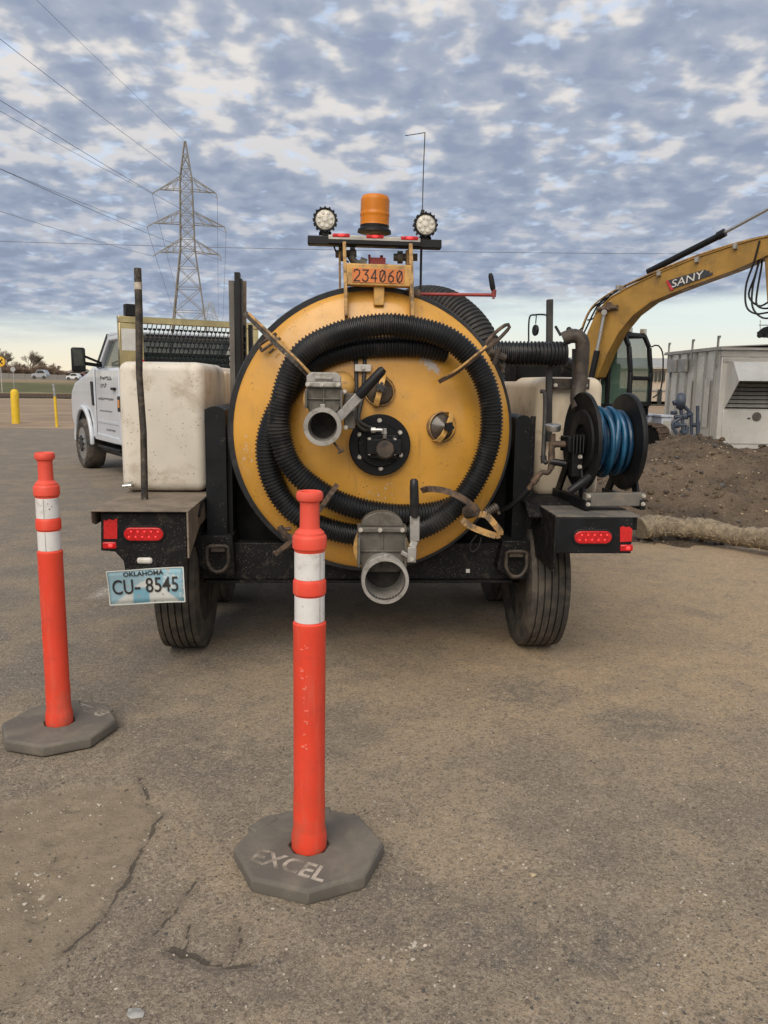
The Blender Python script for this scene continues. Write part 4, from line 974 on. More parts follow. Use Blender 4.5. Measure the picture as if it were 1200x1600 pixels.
for (u0, v0, u1, v1) in ((-1, 1, 1, 1), (1, 1, 1, -1), (1, -1, -1, -1), (-1, -1, -1, 1)):
    n_ = 8
    for k in range(n_):
        a0, b0 = u0+(u1-u0)*k/n_, v0+(v1-v0)*k/n_; a1, b1 = u0+(u1-u0)*(k+1)/n_, v0+(v1-v0)*(k+1)/n_
        rimb.bar(plate_pt(a0, b0, bend(a0, b0)-0.002), plate_pt(a1, b1, bend(a1, b1)-0.002), 0.005, 0.004, BK)
rimb.build('plate_rim', 'plate_white', lpo)
def plate_text(s_, u, v, hgt, sq):
    t = text_piece('plate_lettering', s_, 'ink', lpo, plate_pt(u, v, -0.0045), xd, zd, hgt, sq, 0.0004, bold=0.0006)
    for vv in t.data.vertices:
        w_ = vv.co+BASE[lpo.name]-pc; uu = w_.dot(xd)/(pw/2); v_ = w_.dot(zd)/(ph/2); vv.co.y += bend(uu, v_)
plate_text('OKLAHOMA', -0.06, 0.76, 0.022, 1.05)
plate_text('CU', -0.62, -0.02, 0.072, 0.72); plate_text('-', -0.24, 0.02, 0.072, 1.0); plate_text('8545', 0.42, 0.02, 0.072, 0.78)
MB().prism([P(200, 884, 3.69), P(245, 884, 3.69), P(245, 900, 3.685), P(200, 900, 3.685)], (0, .006, 0)).build('plate_bracket', 'black_mud', T)

# --- D-rings on pockets
for (px, py, s_) in ((341, 872, 1), (806, 880, 1)):
    p = P(px, py, 4.0)
    pk = MB().prism([P(px-37 if px < 500 else px-20, py-35, 4.04), P(px+22, py-35, 4.04), P(px+26, py+26, 4.04), P(px-6, py+26, 4.04), P(px-40 if px < 500 else px-30, py+8, 4.04)], (0, 0.25, 0)).build('tie_pocket', 'black_mud', T, bevel=0.004)
    hw_, hh = 0.052, 0.062
    pts = [(-hw_*0.85, hh), (hw_*0.85, hh), (hw_, hh*0.6), (hw_, -hh*0.3), (hw_*0.55, -hh*0.95), (0, -hh*1.1), (-hw_*0.55, -hh*0.95), (-hw_, -hh*0.3), (-hw_, hh*0.6)]
    MB().tube(spline([p+Vector((x, -0.012+0.02*(z < 0)*0, z)) for x, z in pts], 0.012, True), 0.0095, 10).build('tie_ring', 'pipe_brown', pk)
    MB().box(p+Vector((0, 0.01, hh-0.012)), (0.075, 0.04, 0.035)).build('ring_clip', 'pipe_brown', pk, bevel=0.004)

# --- chassis
x0, x1 = P(330, 890, 4.15).x, P(792, 890, 4.15).x
MB().b2((x0-0.05, 4.12, 0.425), (x1+0.05, 4.20, 0.62)).build('rear_crossmember', 'black_mud', T, bevel=0.004)
MB().b2((x0-0.02, 4.095, 0.412), (x1+0.02, 4.205, 0.424)).build('crossmember_flange', 'black_mud', T)
for x_ in (x0, x1-0.08): MB().b2((x_, 4.21, 0.44), (x_+0.08, 8.6, 0.60)).build('frame_rail', 'black_paint', T)
for a_, b_ in ((P(352, 800, 4.3).x, tc.x-.45), (tc.x+.45, P(806, 800, 4.3).x)): MB().b2((a_, 4.30, 0.60), (b_, 4.33, 1.12)).build('gap_shade_plate', 'black_dark', T)  # black plates added so the gaps beside the tank read as shade
MB().b2((tc.x-0.5, 4.3, 0.61), (tc.x+0.5, 6.5, 0.66)).build('underside_shade_box', 'black_dark', T)  # dark box added to stand in for shade under the tank
p = P(731, 892, 4.115); MB().box(p, (0.02, 0.004, 0.02)).build('sticker', 'white_part', T)
mb = MB().tube(spline([P(745, 836, 4.05), P(735, 850, 4.05), P(737, 862, 4.05), P(747, 856, 4.05), P(752, 840, 4.06)], 0.01), 0.004, 6); mb.build('loose_cable', 'rubber_dusty', T)
# wheels
def wheel(cx, cy, r, w, flip):
    zc = r-0.004
    prof = []
    tr_ = [(-.5, .955), (-.485, .985)]
    gro = (-.34, -.17, 0.0, .17, .34); g = 0.020
    for q_ in gro: tr_ += [(q_-g, 1.0-abs(q_)*0.02), (q_-g*0.8, .962), (q_+g*0.8, .962), (q_+g, 1.0-abs(q_)*0.02)]
    tr_ += [(.485, .985), (.5, .955)]
    prof = [(r*0.60, -w*0.42), (r*0.66, -w*0.50), (r*0.80, -w*0.545), (r*0.91, -w*0.53)]+[(r*b, w*a) for a, b in tr_]+[(r*0.91, w*0.53), (r*0.80, w*0.545), (r*0.66, w*0.50), (r*0.60, w*0.42)]
    c = (cx, cy, zc)
    hub = MB().lathe([(0, -w*.30), (r*.22, -w*.30), (r*.24, -w*.05), (r*.2, w*.32), (0, w*.32)], c, (1, 0, 0), 28).build('wheel', 'rim_dark', T)
    MB().lathe(prof, c, (1, 0, 0), 72, closed=True).build('tyre', 'tyre', hub, smooth=30)
    d_ = [(r*.60, -w*.44), (r*.62, -w*.46), (r*.57, -w*.40), (r*.52, -w*.1), (r*.44, w*.02*flip), (r*.23, w*.05*flip), (r*.23, w*.09*flip), (r*.45, w*.09), (r*.54, w*.1), (r*.58, w*.40), (r*.62, w*.46), (r*.60, w*.44)]
    MB().lathe(d_, c, (1, 0, 0), 48).build('rim', 'rim_dark', hub)
    lug = MB().cyl((-.02, 0, 0), (.02, 0, 0), 0.012, n=6).mesh('lug_nut')
    for k in range(8):
        t = 2*math.pi*k/8; piece('lug_nut', lug, 'rim_dark', hub, (cx-0.02, cy+r*.33*math.cos(t), zc+r*.33*math.sin(t)))
rt, wt = 0.395, 0.208
xL = P(247, 930, 4.1).x+wt/2*1.06; xR = P(879, 930, 4.15).x-wt/2*1.06
for y_ in (4.36, 5.28):
    wheel(xL, y_, rt, wt, 1); wheel(xR, y_, rt, wt, -1)
    MB().cyl((xL, y_, rt), (xR, y_, rt), 0.05, n=14).build('axle', 'black_dark', T)
for x_ in (P(775, 920, 4.6).x, P(345, 920, 4.6).x):
    MB().tube(spline([(x_, 4.35, 0.40), (x_, 4.75, 0.32), (x_, 5.25, 0.40)], 0.05), 0.03, 8).build('leaf_spring', 'rust_steel', T)
for x_, w_ in ((xL, 0.30), (xR, 0.30)):
    MB().prism([Vector((x_-w_/2, 3.9+0, 0.80)), Vector((x_-w_/2, 4.0, 0.86)), Vector((x_-w_/2, 5.7, 0.86)), Vector((x_-w_/2, 5.75, 0.70)), Vector((x_-w_/2, 5.73, 0.70)), Vector((x_-w_/2, 5.66, 0.845)), Vector((x_-w_/2, 4.0, 0.845)), Vector((x_-w_/2, 3.91, 0.79))], (w_, 0, 0)).build('mudguard', 'black_mud', T)

# --- hose reel on the right deck
rf = P(915, 691, 3.93); rg = P(979, 692, 3.98)
rad = 0.245
cz = rf.z; cy = 4.0; xf, xg = rf.x+0.004, rg.x-0.006
reel = MB()
for x_, s_ in ((xf, -1), (xg, 1)):
    reel.lathe([(0.0, 0.0), (rad*0.34, 0.0), (rad*0.36, -0.012*s_*-1), (rad*0.62, -0.012*s_*-1), (rad*0.65, 0.004*s_), (rad*0.97, 0.010*s_), (rad, 0.016*s_), (rad*1.005, 0.002), (rad*0.98, -0.006*s_), (rad*0.3, -0.016*s_), (0, -0.016*s_)], (x_, cy, cz), (1, 0, 0), 56)
reel.cyl((xf, cy, cz), (xg, cy, cz), 0.07, n=20)
rl_ = reel.build('hose_reel', 'black_plain', T)
random.seed(4)
wr = MB(); pts = []
turns = 0
for layer, rr0 in ((0, 0.085), (1, 0.110), (2, 0.134), (3, 0.152)):
    n_t = 8 if layer < 3 else 6
    path = []
    for k in range(n_t*20+1):
        t = 2*math.pi*k/20; f_ = k/(n_t*20); f_ = f_ if layer % 2 == 0 else 1-f_
        wob = 0.010*math.sin(k*0.37+layer)+0.006*math.sin(k*0.11)
        path.append(Vector((xf+0.018+(xg-xf-0.036)*f_+wob*0.5, cy+(rr0+wob*0.4)*math.cos(t), cz+(rr0+wob*0.4)*math.sin(t))))
    wr.tube(path, 0.0125, 8)
wr.build('reel_hose', 'hose_blue', rl_)
for off, sk, rr0 in ((0.035, 0.022, 0.166), (0.080, -0.020, 0.171), (0.118, 0.022, 0.166), (0.145, -0.014, 0.162)):
    path = [Vector((xf+off+sk*math.sin(2*math.pi*k/48+.6)+0.006*math.sin(k*.4), cy+(rr0+.004*math.sin(k*.5))*math.cos(2*math.pi*k/48), cz+rr0*math.sin(2*math.pi*k/48))) for k in range(49)]
    MB().tube(path, 0.0125, 8, caps=False).build('reel_hose_turn', 'hose_blue_light', rl_)
fx0, fx1 = xf-0.035, xg+0.03
for x_ in (fx0, fx1):
    fr = MB().bar((x_, cy, cz), (x_, 3.86, z_dr+0.03), 0.014, 0.06, (0, 1, 0)).bar((x_, cy+0.02, cz), (x_, 4.24, z_dr+0.03), 0.014, 0.06, (0, 1, 0))
    fr.bar((x_, 3.80, z_dr+0.03), (x_, 4.28, z_dr+0.03), 0.03, 0.05).build('reel_frame', 'black_paint', rl_, bevel=0.004)
MB().bar((fx0-0.01, 3.83, z_dr+0.055), (fx1+0.01, 3.83, z_dr+0.055), 0.05, 0.065).build('reel_crossbar', 'deck_grey', rl_, bevel=0.004)
for x_ in (fx0, fx1):
    for z_ in (0.035, 0.075): piece('bolt', bolt_me, 'bolt', rl_, (x_, 3.80, z_dr+z_))
# swivel, gauge, pipe work left of the reel
sw = MB()
sw.box((fx0-0.035, cy-0.03, cz-0.01), (0.075, 0.12, 0.075)).box((fx0-0.02, cy-0.06, cz-0.10), (0.055, 0.05, 0.14))
for k in range(4): sw.box((fx0-0.055+k*0.017, cy-0.10, cz-0.005), (0.006, 0.03, 0.09))
sw.build('reel_swivel', 'black_plain', rl_, bevel=0.003)
for z_ in (-0.07, -0.12): piece('bolt', bolt_me, 'bolt', rl_, (fx0-0.01, cy-0.09, cz+z_))
pv = Vector(((xf+xg)/2, cy, cz))-BASE[T.name]; rl_.matrix_local = Matrix.Translation(pv) @ Matrix.Rotation(R(4.5), 4, 'Z') @ Matrix.Translation(-pv)
gz = P(864, 668, 3.95)
pw_ = MB().cyl(P(864, 678, 3.95), P(864, 700, 3.95), 0.013, n=10).cyl(P(862, 690, 3.95), P(862, 716, 3.95), 0.016, n=8).cyl(P(862, 694, 3.95), P(884, 694, 3.95), 0.017, n=10).cyl(P(862, 706, 3.95), P(861, 733, 3.95), 0.018, n=8)
pw_.tube(spline([P(861, 732, 3.95), P(855, 739, 3.95), P(847, 738, 3.95), P(836, 750, 3.95), P(826, 764, 3.97)], 0.01), 0.013, 10).cyl(P(839, 746, 3.95), P(833, 754, 3.955), 0.018, n=8)
pw_.build('pipe_fitting', 'rust_steel', T)
MB().lathe([(0, -0.016), (0.036, -0.016), (0.039, -0.012), (0.039, 0.012), (0.03, 0.018), (0, 0.018)], gz, (0.0, -0.12, 1), 28).build('pressure_gauge', 'steel', T)
MB().tube(spline([P(845, 611, 4.22), P(851, 614, 4.20), P(852, 640, 4.12), P(850, 690, 4.02), P(849, 716, 3.97), P(854, 724, 3.95)], 0.02), 0.0115, 10).cyl(P(849, 712, 3.97), P(850, 724, 3.965), 0.016, n=8).build('supply_hose', 'rubber_dusty', T)
MB().tube(spline([P(884, 725, 3.93), P(868, 722, 3.94), P(860, 722, 3.95)], 0.01), 0.018, 10).build('reel_inlet', 'black_plain', T)
MB().tube(spline([P(921, 745, 3.82), P(905, 757, 3.80), P(890, 768, 3.80)], 0.02), 0.019, 10).build('reel_outlet', 'black_plain', T)
MB().tube(spline([P(826, 764, 3.97), P(812, 778, 4.0), P(795, 792, 4.05), P(780, 798, 4.1)], 0.02), 0.014, 10).build('drain_hose', 'rubber', T)
# upright post and bent hose holder by the right tank
a_ = P(859, 468, 4.24); MB().bar(a_, P(857, 690, 4.24), 0.030, 0.035, BK).build('holder_post', 'rubber_dusty', T, bevel=0.003)
MB().b2(tuple(P(862, 608, 4.28)), tuple(P(922, 592, 4.25))).build('holder_bracket', 'pipe_brown', T, bevel=0.003)
for px in (868, 915): piece('bolt', bolt_me, 'bolt', T, P(px, 602, 4.245))
pp = spline([P(880, 530, 4.18), P(893, 525, 4.17), P(905, 527, 4.16), P(910, 537, 4.16), P(909, 570, 4.17), P(906, 600, 4.17), P(902, 620, 4.15), P(905, 640, 4.1)], 0.02)
MB().tube(pp, 0.037, 14).build('bent_pipe', 'pipe_brown', T)
MB().bar(P(897, 545, 4.2), P(897, 600, 4.2), 0.02, 0.012, BK).build('holder_strip', 'rubber_dusty', T)
# engine pack and plumbing ahead of the tank, right
e0 = P(800, 590, 5.6); e1 = P(905, 545, 5.6)
MB().b2((e0.x, 5.6, 0.8), (e1.x, 7.4, e1.z-0.12)).build('engine_pack', 'black_dark', T, bevel=0.02)
mb = MB()
for k in range(7): mb.cyl(P(792+k*15, 565+6*(k % 3), 5.3), P(806+k*15, 572-5*(k % 2), 5.4), 0.035+0.012*(k % 2), n=10)
mb.build('engine_plumbing', 'black_plain', T)
MB().b2(tuple(P(808, 560, 4.9)), tuple(P(834, 600, 5.6))).build('filter_housing', 'black_dark', T, bevel=0.02)

# ------------------------------------------------------------------ the suction hose, coiled on the door dogs: a thing of its own
hp = [(700, 548, 3.88), (660, 543, 3.865), (610, 541, 3.86), (550, 546, 3.86), (490, 571, 3.86), (440, 627, 3.865), (416, 690, 3.865), (425, 752, 3.865), (463, 803, 3.865), (522, 829, 3.865), (590, 836, 3.865), (655, 825, 3.855), (708, 796, 3.84),
      (745, 747, 3.82), (766, 690, 3.815), (766, 628, 3.80), (745, 571, 3.79), (702, 531, 3.775), (645, 512, 3.765), (590, 510, 3.76), (525, 521, 3.76), (472, 555, 3.765), (443, 610, 3.775), (437, 672, 3.785), (459, 730, 3.79), (503, 770, 3.81), (553, 791, 3.83), (615, 804, 3.85), (675, 803, 3.875), (715, 792, 3.885)]
random.seed(18); sp = spline([P(x+random.uniform(-2.2, 2.2), y+random.uniform(-2.2, 2.2), d) for x, y, d in hp], 0.0165/4)
hz = MB().tube(sp, 0.064, 22, corr_r(len(sp), 0.0510, 0.0040))
single(hz, 'suction_hose', 'rubber', 'black corrugated suction hose coiled in two loops on the gold tank door', 'hose', P(590, 839, 3.85), frame=TF)
# digging bar standing on the left deck
b0, b1 = P(226, 776, 4.02), P(215, 419, 4.05); b0.z = z_dk+0.001
db = MB().tube([b0, b0.lerp(b1, .3)+Vector((.004, 0, 0)), b0.lerp(b1, .55)+Vector((-.008, 0, 0)), b0.lerp(b1, .8), b1], 0.016, 12, [0.018, 0.0165, 0.0165, 0.0185, 0.018])
dbo = thing('digging_bar', 'rusty black steel bar standing upright on the left rear deck', 'bar', TF, b0)
db.build('shaft', 'pole_steel', dbo)
MB().tube([b0.lerp(b1, .91), b0.lerp(b1, .94)], 0.0192, 12).build('tape_band', 'chip_pale', dbo)

# ================================================================== delineator posts
def letters_on(base_obj, s_, org, xd, yd, h_, sq): return text_piece('base_lettering', s_, 'worn_letter', base_obj, org, xd, yd, h_, sq, 0.0002, bold=0.002)
def delineator(px, py, label, rot, tilt, hscale, lettering):
    g = W0.ground(px, py); f = Frame(rot)
    root = bpy.data.objects.new('delineator_post', None); COL.objects.link(root); root.location = (g.x, g.y, 0.0); root.rotation_euler = (tilt[0], tilt[1], rot)
    tag(root, label, 'traffic post', 'orange delineator posts'); BASE[root.name] = Vector((0, 0, 0))
    H = hscale
    rb = 0.232; oc = lambda r, z, o=0: [Vector((r*math.cos(math.pi/8+k*math.pi/4), r*math.sin(math.pi/8+k*math.pi/4), z)) for k in range(8)]
    mb = MB(); rings = [oc(rb*0.985, 0.0), oc(rb, 0.012), oc(rb*0.995, 0.036), oc(rb*0.955, 0.046), oc(rb*0.5, 0.0462), oc(0.064, 0.0462), oc(0.062, 0.03)]
    vs_ = [p for r_ in rings for p in r_]; fs_ = [tuple(range(7, -1, -1))]
    for i in range(len(rings)-1): fs_ += [(i*8+k, i*8+(k+1) % 8, (i+1)*8+(k+1) % 8, (i+1)*8+k) for k in range(8)]
    fs_.append(tuple((len(rings)-1)*8+k for k in range(8)))
    mb.add(vs_, fs_)
    base = mb.build('rubber_base', 'rubber_base', root, bevel=0.003)
    # a moulded hand-hold on the far edge
    for s_ in (-1, 1): MB().box((s_*0.09, 0.172, 0.043), (0.10, 0.04, 0.014), Matrix.Rotation(s_*-0.42, 3, 'Z')).build('grip_lug', 'rubber_base', base, bevel=0.005)
    Z = lambda f_: f_*H
    tube = MB().lathe([(r_*.91, h_) for r_, h_ in [(0.0, 0.04), (0.059, 0.04), (0.060, 0.075), (0.0555, 0.10), (0.0535, 0.11), (0.0535, 0.20), (0.052, 0.22), (0.0525, Z(.640)), (0.0535, Z(.644)), (0.0535, Z(.660)), (0.049, Z(.663)), (0.0475, Z(.665)),
                       (0.0475, Z(.733)), (0.050, Z(.736)), (0.0530, Z(.739)), (0.0530, Z(.769)), (0.050, Z(.774)), (0.0475, Z(.777)), (0.0475, Z(.847)), (0.050, Z(.852)), (0.0515, Z(.854)), (0.0545, Z(.857)), (0.0545, Z(.883)), (0.052, Z(.888)), (0.0475, Z(.891)), (0.0465, Z(.896)), (0.038, Z(.902)),
                       (0.0325, Z(.906)), (0.0315, Z(.912)), (0.0305, Z(.968)), (0.0315, Z(.973)), (0.040, Z(.978)), (0.0425, Z(.984)), (0.0425, Z(.992)), (0.040, Z(.998)), (0.036, Z(1.0)), (0.032, Z(.997)), (0.030, Z(.985)), (0.0, Z(.975))]], (0, 0, 0), (0, 0, 1), 48).build('tube', 'traffic_orange', root, smooth=30)
    for a_, b_ in ((.6655, .7325), (.7775, .8465)):
        bd = MB().lathe([(0.0433, Z(a_)), (0.0441, Z(a_)+.001), (0.0441, Z(b_)-.001), (0.0433, Z(b_))], (0, 0, 0), (0, 0, 1), 48).build('reflective_band', 'reflective_white', root)
        t = -math.pi/2+0.35; p = Vector((0.0443*math.cos(t), 0.0443*math.sin(t), Z((a_+b_)/2)))
        MB().box(p, (0.0016, 0.0016, Z(b_-a_)*0.98)).build('band_seam', 'stone_grey', bd)
    # faded print up the side of the tube
    random.seed(int(px)); fp_ = MB()
    z_ = Z(.61)
    while z_ > Z(.30):
        n_ = random.randint(1, 3); t0 = -math.pi/2-0.75
        if random.random() < 0.75:
            for k in range(n_):
                t = t0+random.uniform(-0.15, 0.30); h_ = random.uniform(0.004, 0.015)
                p = Vector((0.0479*math.cos(t), 0.0479*math.sin(t), z_-k*0.006)); fp_.box(p, (random.uniform(.004, .013), 0.0012, h_*0.5), Matrix.Rotation(t+math.pi/2, 3, 'Z') @ Matrix.Rotation(random.uniform(-.5, .5), 3, 'Y'))
        z_ -= random.uniform(.018, .05)
    fp_.build('faded_print', 'faded_print', root)['kind'] = 'stuff'
    if lettering:
        s_, org, xd, yd, h_, sq = lettering; rm = Matrix.Rotation(-rot, 3, 'Z'); org, xd, yd = rm @ Vector(org), rm @ Vector(xd), rm @ Vector(yd); letters_on(base, s_, org, xd, yd, h_, sq)
    return root
delineator(483, 1340, 'nearest orange delineator post with two white bands, in front of the trailer', R(27), (R(0.3), R(0.15)), 1.143,
           ('EXCEL', (-0.050, -0.112, 0.0467), (0.92, -0.39, 0), (0.33, 0.94, 0.0), 0.070, 0.88))
delineator(94, 1143, 'orange delineator post at the left edge, left of the licence plate', R(-16), (R(0.2), R(0.1)), 1.165,
           ('EXCEL', (0.09, 0.12, 0.0467), (-0.85, 0.5, 0), (-0.5, -0.85, 0), 0.05, 0.9))

# ================================================================== service truck, driver side and rack turned to us
KF = Frame(R(34)); wp = KF.ground(134, 731)
truck = thing('service_truck', 'white service truck with gold headache rack parked behind the left water tank', 'truck', KF, (wp.x+1.0, wp.y-1.0, 0))
def K(x, y, z): return Vector((wp.x+x, wp.y+y, z))
def side_prism(mb, pts, x0, x1): return mb.prism([K(x0, y, z) for y, z in pts], (x1-x0, 0, 0))
body = MB()
side_prism(body, [(0.72, 0.62), (0.88, 0.80), (0.90, 1.12), (0.82, 1.28), (0.62, 1.39), (0.20, 1.48), (-0.25, 1.56), (-0.62, 1.66), (-0.70, 1.62), (-0.70, 0.52), (-0.50, 0.52), (-0.47, 0.75), (-0.34, 0.92), (0.0, 0.99), (0.34, 0.92), (0.47, 0.75), (0.50, 0.62)], 0.02, 2.08)
bo = body.build('body', 'truck_white', truck, bevel=0.05)
fl_ = MB()
arc = [(0.49*math.cos(t), 0.42+0.54*math.sin(t)) for t in [math.pi*k/14 for k in range(15)]]
arc2 = [(0.56*math.cos(t), 0.42+0.62*math.sin(t)) for t in [math.pi*k/14 for k in range(14, -1, -1)]]
side_prism(fl_, arc+arc2, -0.035, 0.03); fl_.build('fender_flare', 'truck_white', truck, bevel=0.02)
cabm = MB(); side_prism(cabm, [(-0.69, 0.50), (-2.02, 0.50), (-2.02, 1.62), (-0.69, 1.62)], 0.03, 2.07); cabm.build('door', 'truck_white', truck, bevel=0.04)
up = MB(); side_prism(up, [(-1.30, 2.12), (-1.98, 2.12), (-2.02, 1.625), (-1.92, 1.625), (-1.86, 2.02), (-1.38, 2.02), (-0.80, 1.625), (-0.66, 1.66)], 0.08, 0.16)
up.prism([K(0.08, y, z) for y, z in [(-1.28, 2.06), (-1.98, 2.08), (-1.98, 2.14), (-1.45, 2.14)]], (1.94, 0, 0)); side_prism(up, [(-1.30, 2.12), (-1.98, 2.12), (-2.02, 1.625), (-1.92, 1.625), (-1.86, 2.02), (-1.38, 2.02), (-0.80, 1.625), (-0.66, 1.66)], 1.94, 2.02)
up.build('cab_frame', 'truck_white', truck, bevel=0.02)
wn = MB(); wn.add([K(.14, -1.86, 1.63), K(.14, -.82, 1.63), K(.14, -1.36, 2.03), K(.14, -1.84, 2.03)], [(0, 1, 2, 3)]).add([K(.15, -.70, 1.66), K(1.95, -.70, 1.66), K(1.95, -1.32, 2.08), K(.15, -1.32, 2.08)], [(0, 1, 2, 3)]).add([K(.15, -1.99, 1.63), K(1.95, -1.99, 1.63), K(1.95, -1.97, 2.06), K(.15, -1.97, 2.06)], [(0, 1, 2, 3)])
wn.build('window', 'window_truck', truck, smooth=0)
MB().b2(K(.3, -1.9, 1.2), K(1.8, -1.6, 1.85)).build('seat', 'black_dark', truck, bevel=0.06)
pil = MB().bar(K(0.10, -.66, 1.66), K(0.10, -1.32, 2.10), 0.05, 0.06).build('window_pillar', 'black_plain', truck)
vent = MB(); side_prism(vent, [(-.66, 1.05), (-.56, 1.05), (-.50, 1.42), (-.62, 1.42)], 0.005, 0.03); vent.build('fender_vent', 'black_plain', truck)
mb = MB(); side_prism(mb, [(-.55, .50), (-.55, .28), (-1.1, .40), (-1.1, .52)], 0.2, 0.6); mb.cyl(K(0.15, -.6, .36), K(.15, -1.9, .36), 0.05, n=10).b2(K(.03, -1.9, .40), K(.28, -.7, .44)); mb.build('step_bar', 'black_plain', truck, bevel=0.01)
mb = MB(); side_prism(mb, [(-.52, .48), (-.40, .92), (0, 1.0), (.4, .92), (.5, .6)], 0.03, 0.5); mb.build('wheel_well', 'black_dark', truck)
mb = MB(); side_prism(mb, [(-.72, .53), (-1.95, .53), (-1.95, .60), (-.72, .62)], 0.0, 0.04); mb.build('sill', 'truck_white', truck)
mr = MB().box(K(-0.30, -1.12, 1.74), (0.20, 0.09, 0.36)).build('mirror', 'black_plain', truck, bevel=0.03)
MB().box(K(-0.30, -1.168, 1.77), (0.16, 0.004, 0.24)).build('mirror_glass', 'glass_dark', mr, bevel=0.001)
MB().bar(K(-.22, -1.1, 1.69), K(.06, -1.0, 1.66), 0.05, 0.05).build('mirror_arm', 'black_plain', mr)
MB().bar(K(-.22, -1.1, 1.80), K(.06, -1.0, 1.70), 0.03, 0.03).build('mirror_strut', 'black_plain', mr)
def twheel(x, y):
    c = K(x, y, 0.41)
    h_ = MB().lathe([(0, -.06), (.10, -.06), (.12, -.03), (.13, .1), (0, .1)], c, (1, 0, 0), 24).build('wheel', 'rim_dark', truck)
    MB().lathe([(.26, -.02), (.30, -.045), (.36, -.05), (.39, -.03), (.408, 0.0), (.41, .05), (.41, .20), (.39, .25), (.3, .26), (.26, .24)], c, (1, 0, 0), 40, closed=True).build('tyre', 'tyre', h_)
    MB().lathe([(.265, -.03), (.25, -.01), (.235, .06), (.17, .02), (.15, -.03), (.09, -.05), (0, -.05), (0, 0), (.2, .1), (.26, .1)], c, (1, 0, 0), 32).build('rim', 'steel', h_)
    lug = MB().cyl((-.02, 0, 0), (.02, 0, 0), .018, n=6).mesh('lug_nut')
    for k in range(8):
        t = 2*math.pi*k/8; piece('lug_nut', lug, 'black_plain', h_, c+Vector((-.045, .115*math.cos(t), .115*math.sin(t))))
twheel(0.0, 0.0); twheel(0.0, -4.3)
twheel(1.86, 0.0)
# rack
rk = MB(); ry = -2.18
rk.b2(K(0.0, ry-.05, 2.24), K(2.12, ry+.05, 2.335)).b2(K(0.0, ry-.05, 0.9), K(.34, ry+.04, 2.239)).b2(K(1.80, ry-.05, 0.9), K(2.12, ry+.04, 2.239)).b2(K(.341, ry-.04, 1.45), K(1.799, ry+.04, 1.62))
rko = rk.build('headache_rack', 'rack_gold', truck, bevel=0.008)
ms = MB()
for j in range(7):
    z_ = 1.66+j*0.085
    for k in range(22):
        x_ = .36+k*0.066+(0.033 if j % 2 else 0)
        if x_ > 1.76: continue
        ms.bar(K(x_, ry, z_), K(x_+.05, ry, z_), 0.012, 0.030).bar(K(x_+.05, ry, z_), K(x_+.066, ry, z_+.085), 0.010, 0.013, (0, 1, 0))
mso = ms.build('mesh_guard', 'black_plain', rko, smooth=0)
MB().b2(K(.03, ry-.056, 1.86), K(.24, ry-.0505, 2.16)).build('rack_panel', 'white_part', rko)
MB().b2(K(.10, ry-.06, 2.335), K(.26, ry+.06, 2.50)).build('rack_lamp', 'black_plain', rko, bevel=0.01)
MB().b2(K(.28, ry-.062, 1.64), K(.335, ry-.0505, 1.74)).build('rack_marker', 'reflector_red', rko)
MB().b2(K(.0, -2.3, .80), K(2.1, -5.6, 1.02)).build('flat_bed', 'deck_grey', truck, bevel=0.01)
MB().b2(K(-.03, -2.28, 1.0), K(.02, -2.10, 1.22)).build('side_marker', 'black_plain', truck, bevel=0.01)
MB().b2(K(-.036, -2.22, 1.06), K(-.0305, -2.14, 1.17)).build('marker_lens', 'marker_amber', truck)
# dark lettering on the door, too small to read
random.seed(12); tx = MB(); lg = MB()
def scribble(y0, z0, w_, h_, n_):
    for k in range(n_):
        y_ = y0-(k+.5)*w_/n_
        tx.box(K(0.029, y_, z0+random.uniform(0, h_*.25)), (0.004, w_/n_*0.30, h_*random.choice((.6, .7, 1.0)))); tx.box(K(0.0286, y_-w_/n_*.2, z0+random.choice((-.3, .0, .3))*h_), (0.004, w_/n_*0.75, h_*.22))
scribble(-1.02, 1.47, .62, .060, 8); scribble(-1.02, 1.36, .34, .060, 4); scribble(-.86, 1.16, .85, .038, 14); scribble(-.92, .98, .7, .022, 14); scribble(-1.25, .70, .5, .030, 7)
gapl = MB()
side_prism(gapl, [(-.735, .62), (-.745, .62), (-.745, 1.62), (-.735, 1.62)], 0.026, 0.034); gapl.build('door_gap', 'black_dark', truck)
MB().b2(K(-.01, -1.86, 1.30), K(.03, -1.70, 1.34)).build('door_handle', 'black_plain', truck, bevel=.008)
mb = MB(); side_prism(mb, [(-.80, .80), (-1.95, .80), (-1.95, .83), (-.80, .83)], 0.02, 0.036); mb.build('door_crease', 'truck_white', truck)
tx.build('door_lettering', 'ink', truck, smooth=0)

# ================================================================== excavator
XF = Frame(R(-48)); f0 = XF.mi @ Vector(W0.at(935, 600, 17.6)); yb = f0.y
X = lambda px, py, dy=0.0: XF.at(px, py, yb+dy)
exc = thing('excavator', 'yellow tracked excavator with raised boom behind the hose reel', 'excavator', XF, (f0.x, yb+0.6, 0))
bpts = [(912, 560), (917, 520), (930, 490), (955, 464), (985, 447), (1025, 428), (1080, 405), (1140, 385), (1178, 374), (1205, 368), (1214, 380), (1204, 396), (1180, 407), (1148, 421), (1098, 439), (1050, 457), (1017, 471), (989, 492), (966, 520), (949, 552), (933, 590), (908, 598)]
MB().prism([X(x, y, -0.17) for x, y in bpts], (0, 0.34, 0)).build('boom', 'excavator_yellow', exc, bevel=0.02)
up_ = bpts[2:10]; lo_ = bpts[11:21]
for off, nm_ in ((-0.172, 'boom_edge'),):
    e = MB()
    for seq in (up_, lo_):
        for a_, b_ in zip(seq[:-1], seq[1:]): e.bar(X(*a_, off), X(*b_, off), 0.02, 0.035, BK)
    e.build('boom_edge', 'excavator_yellow', exc)
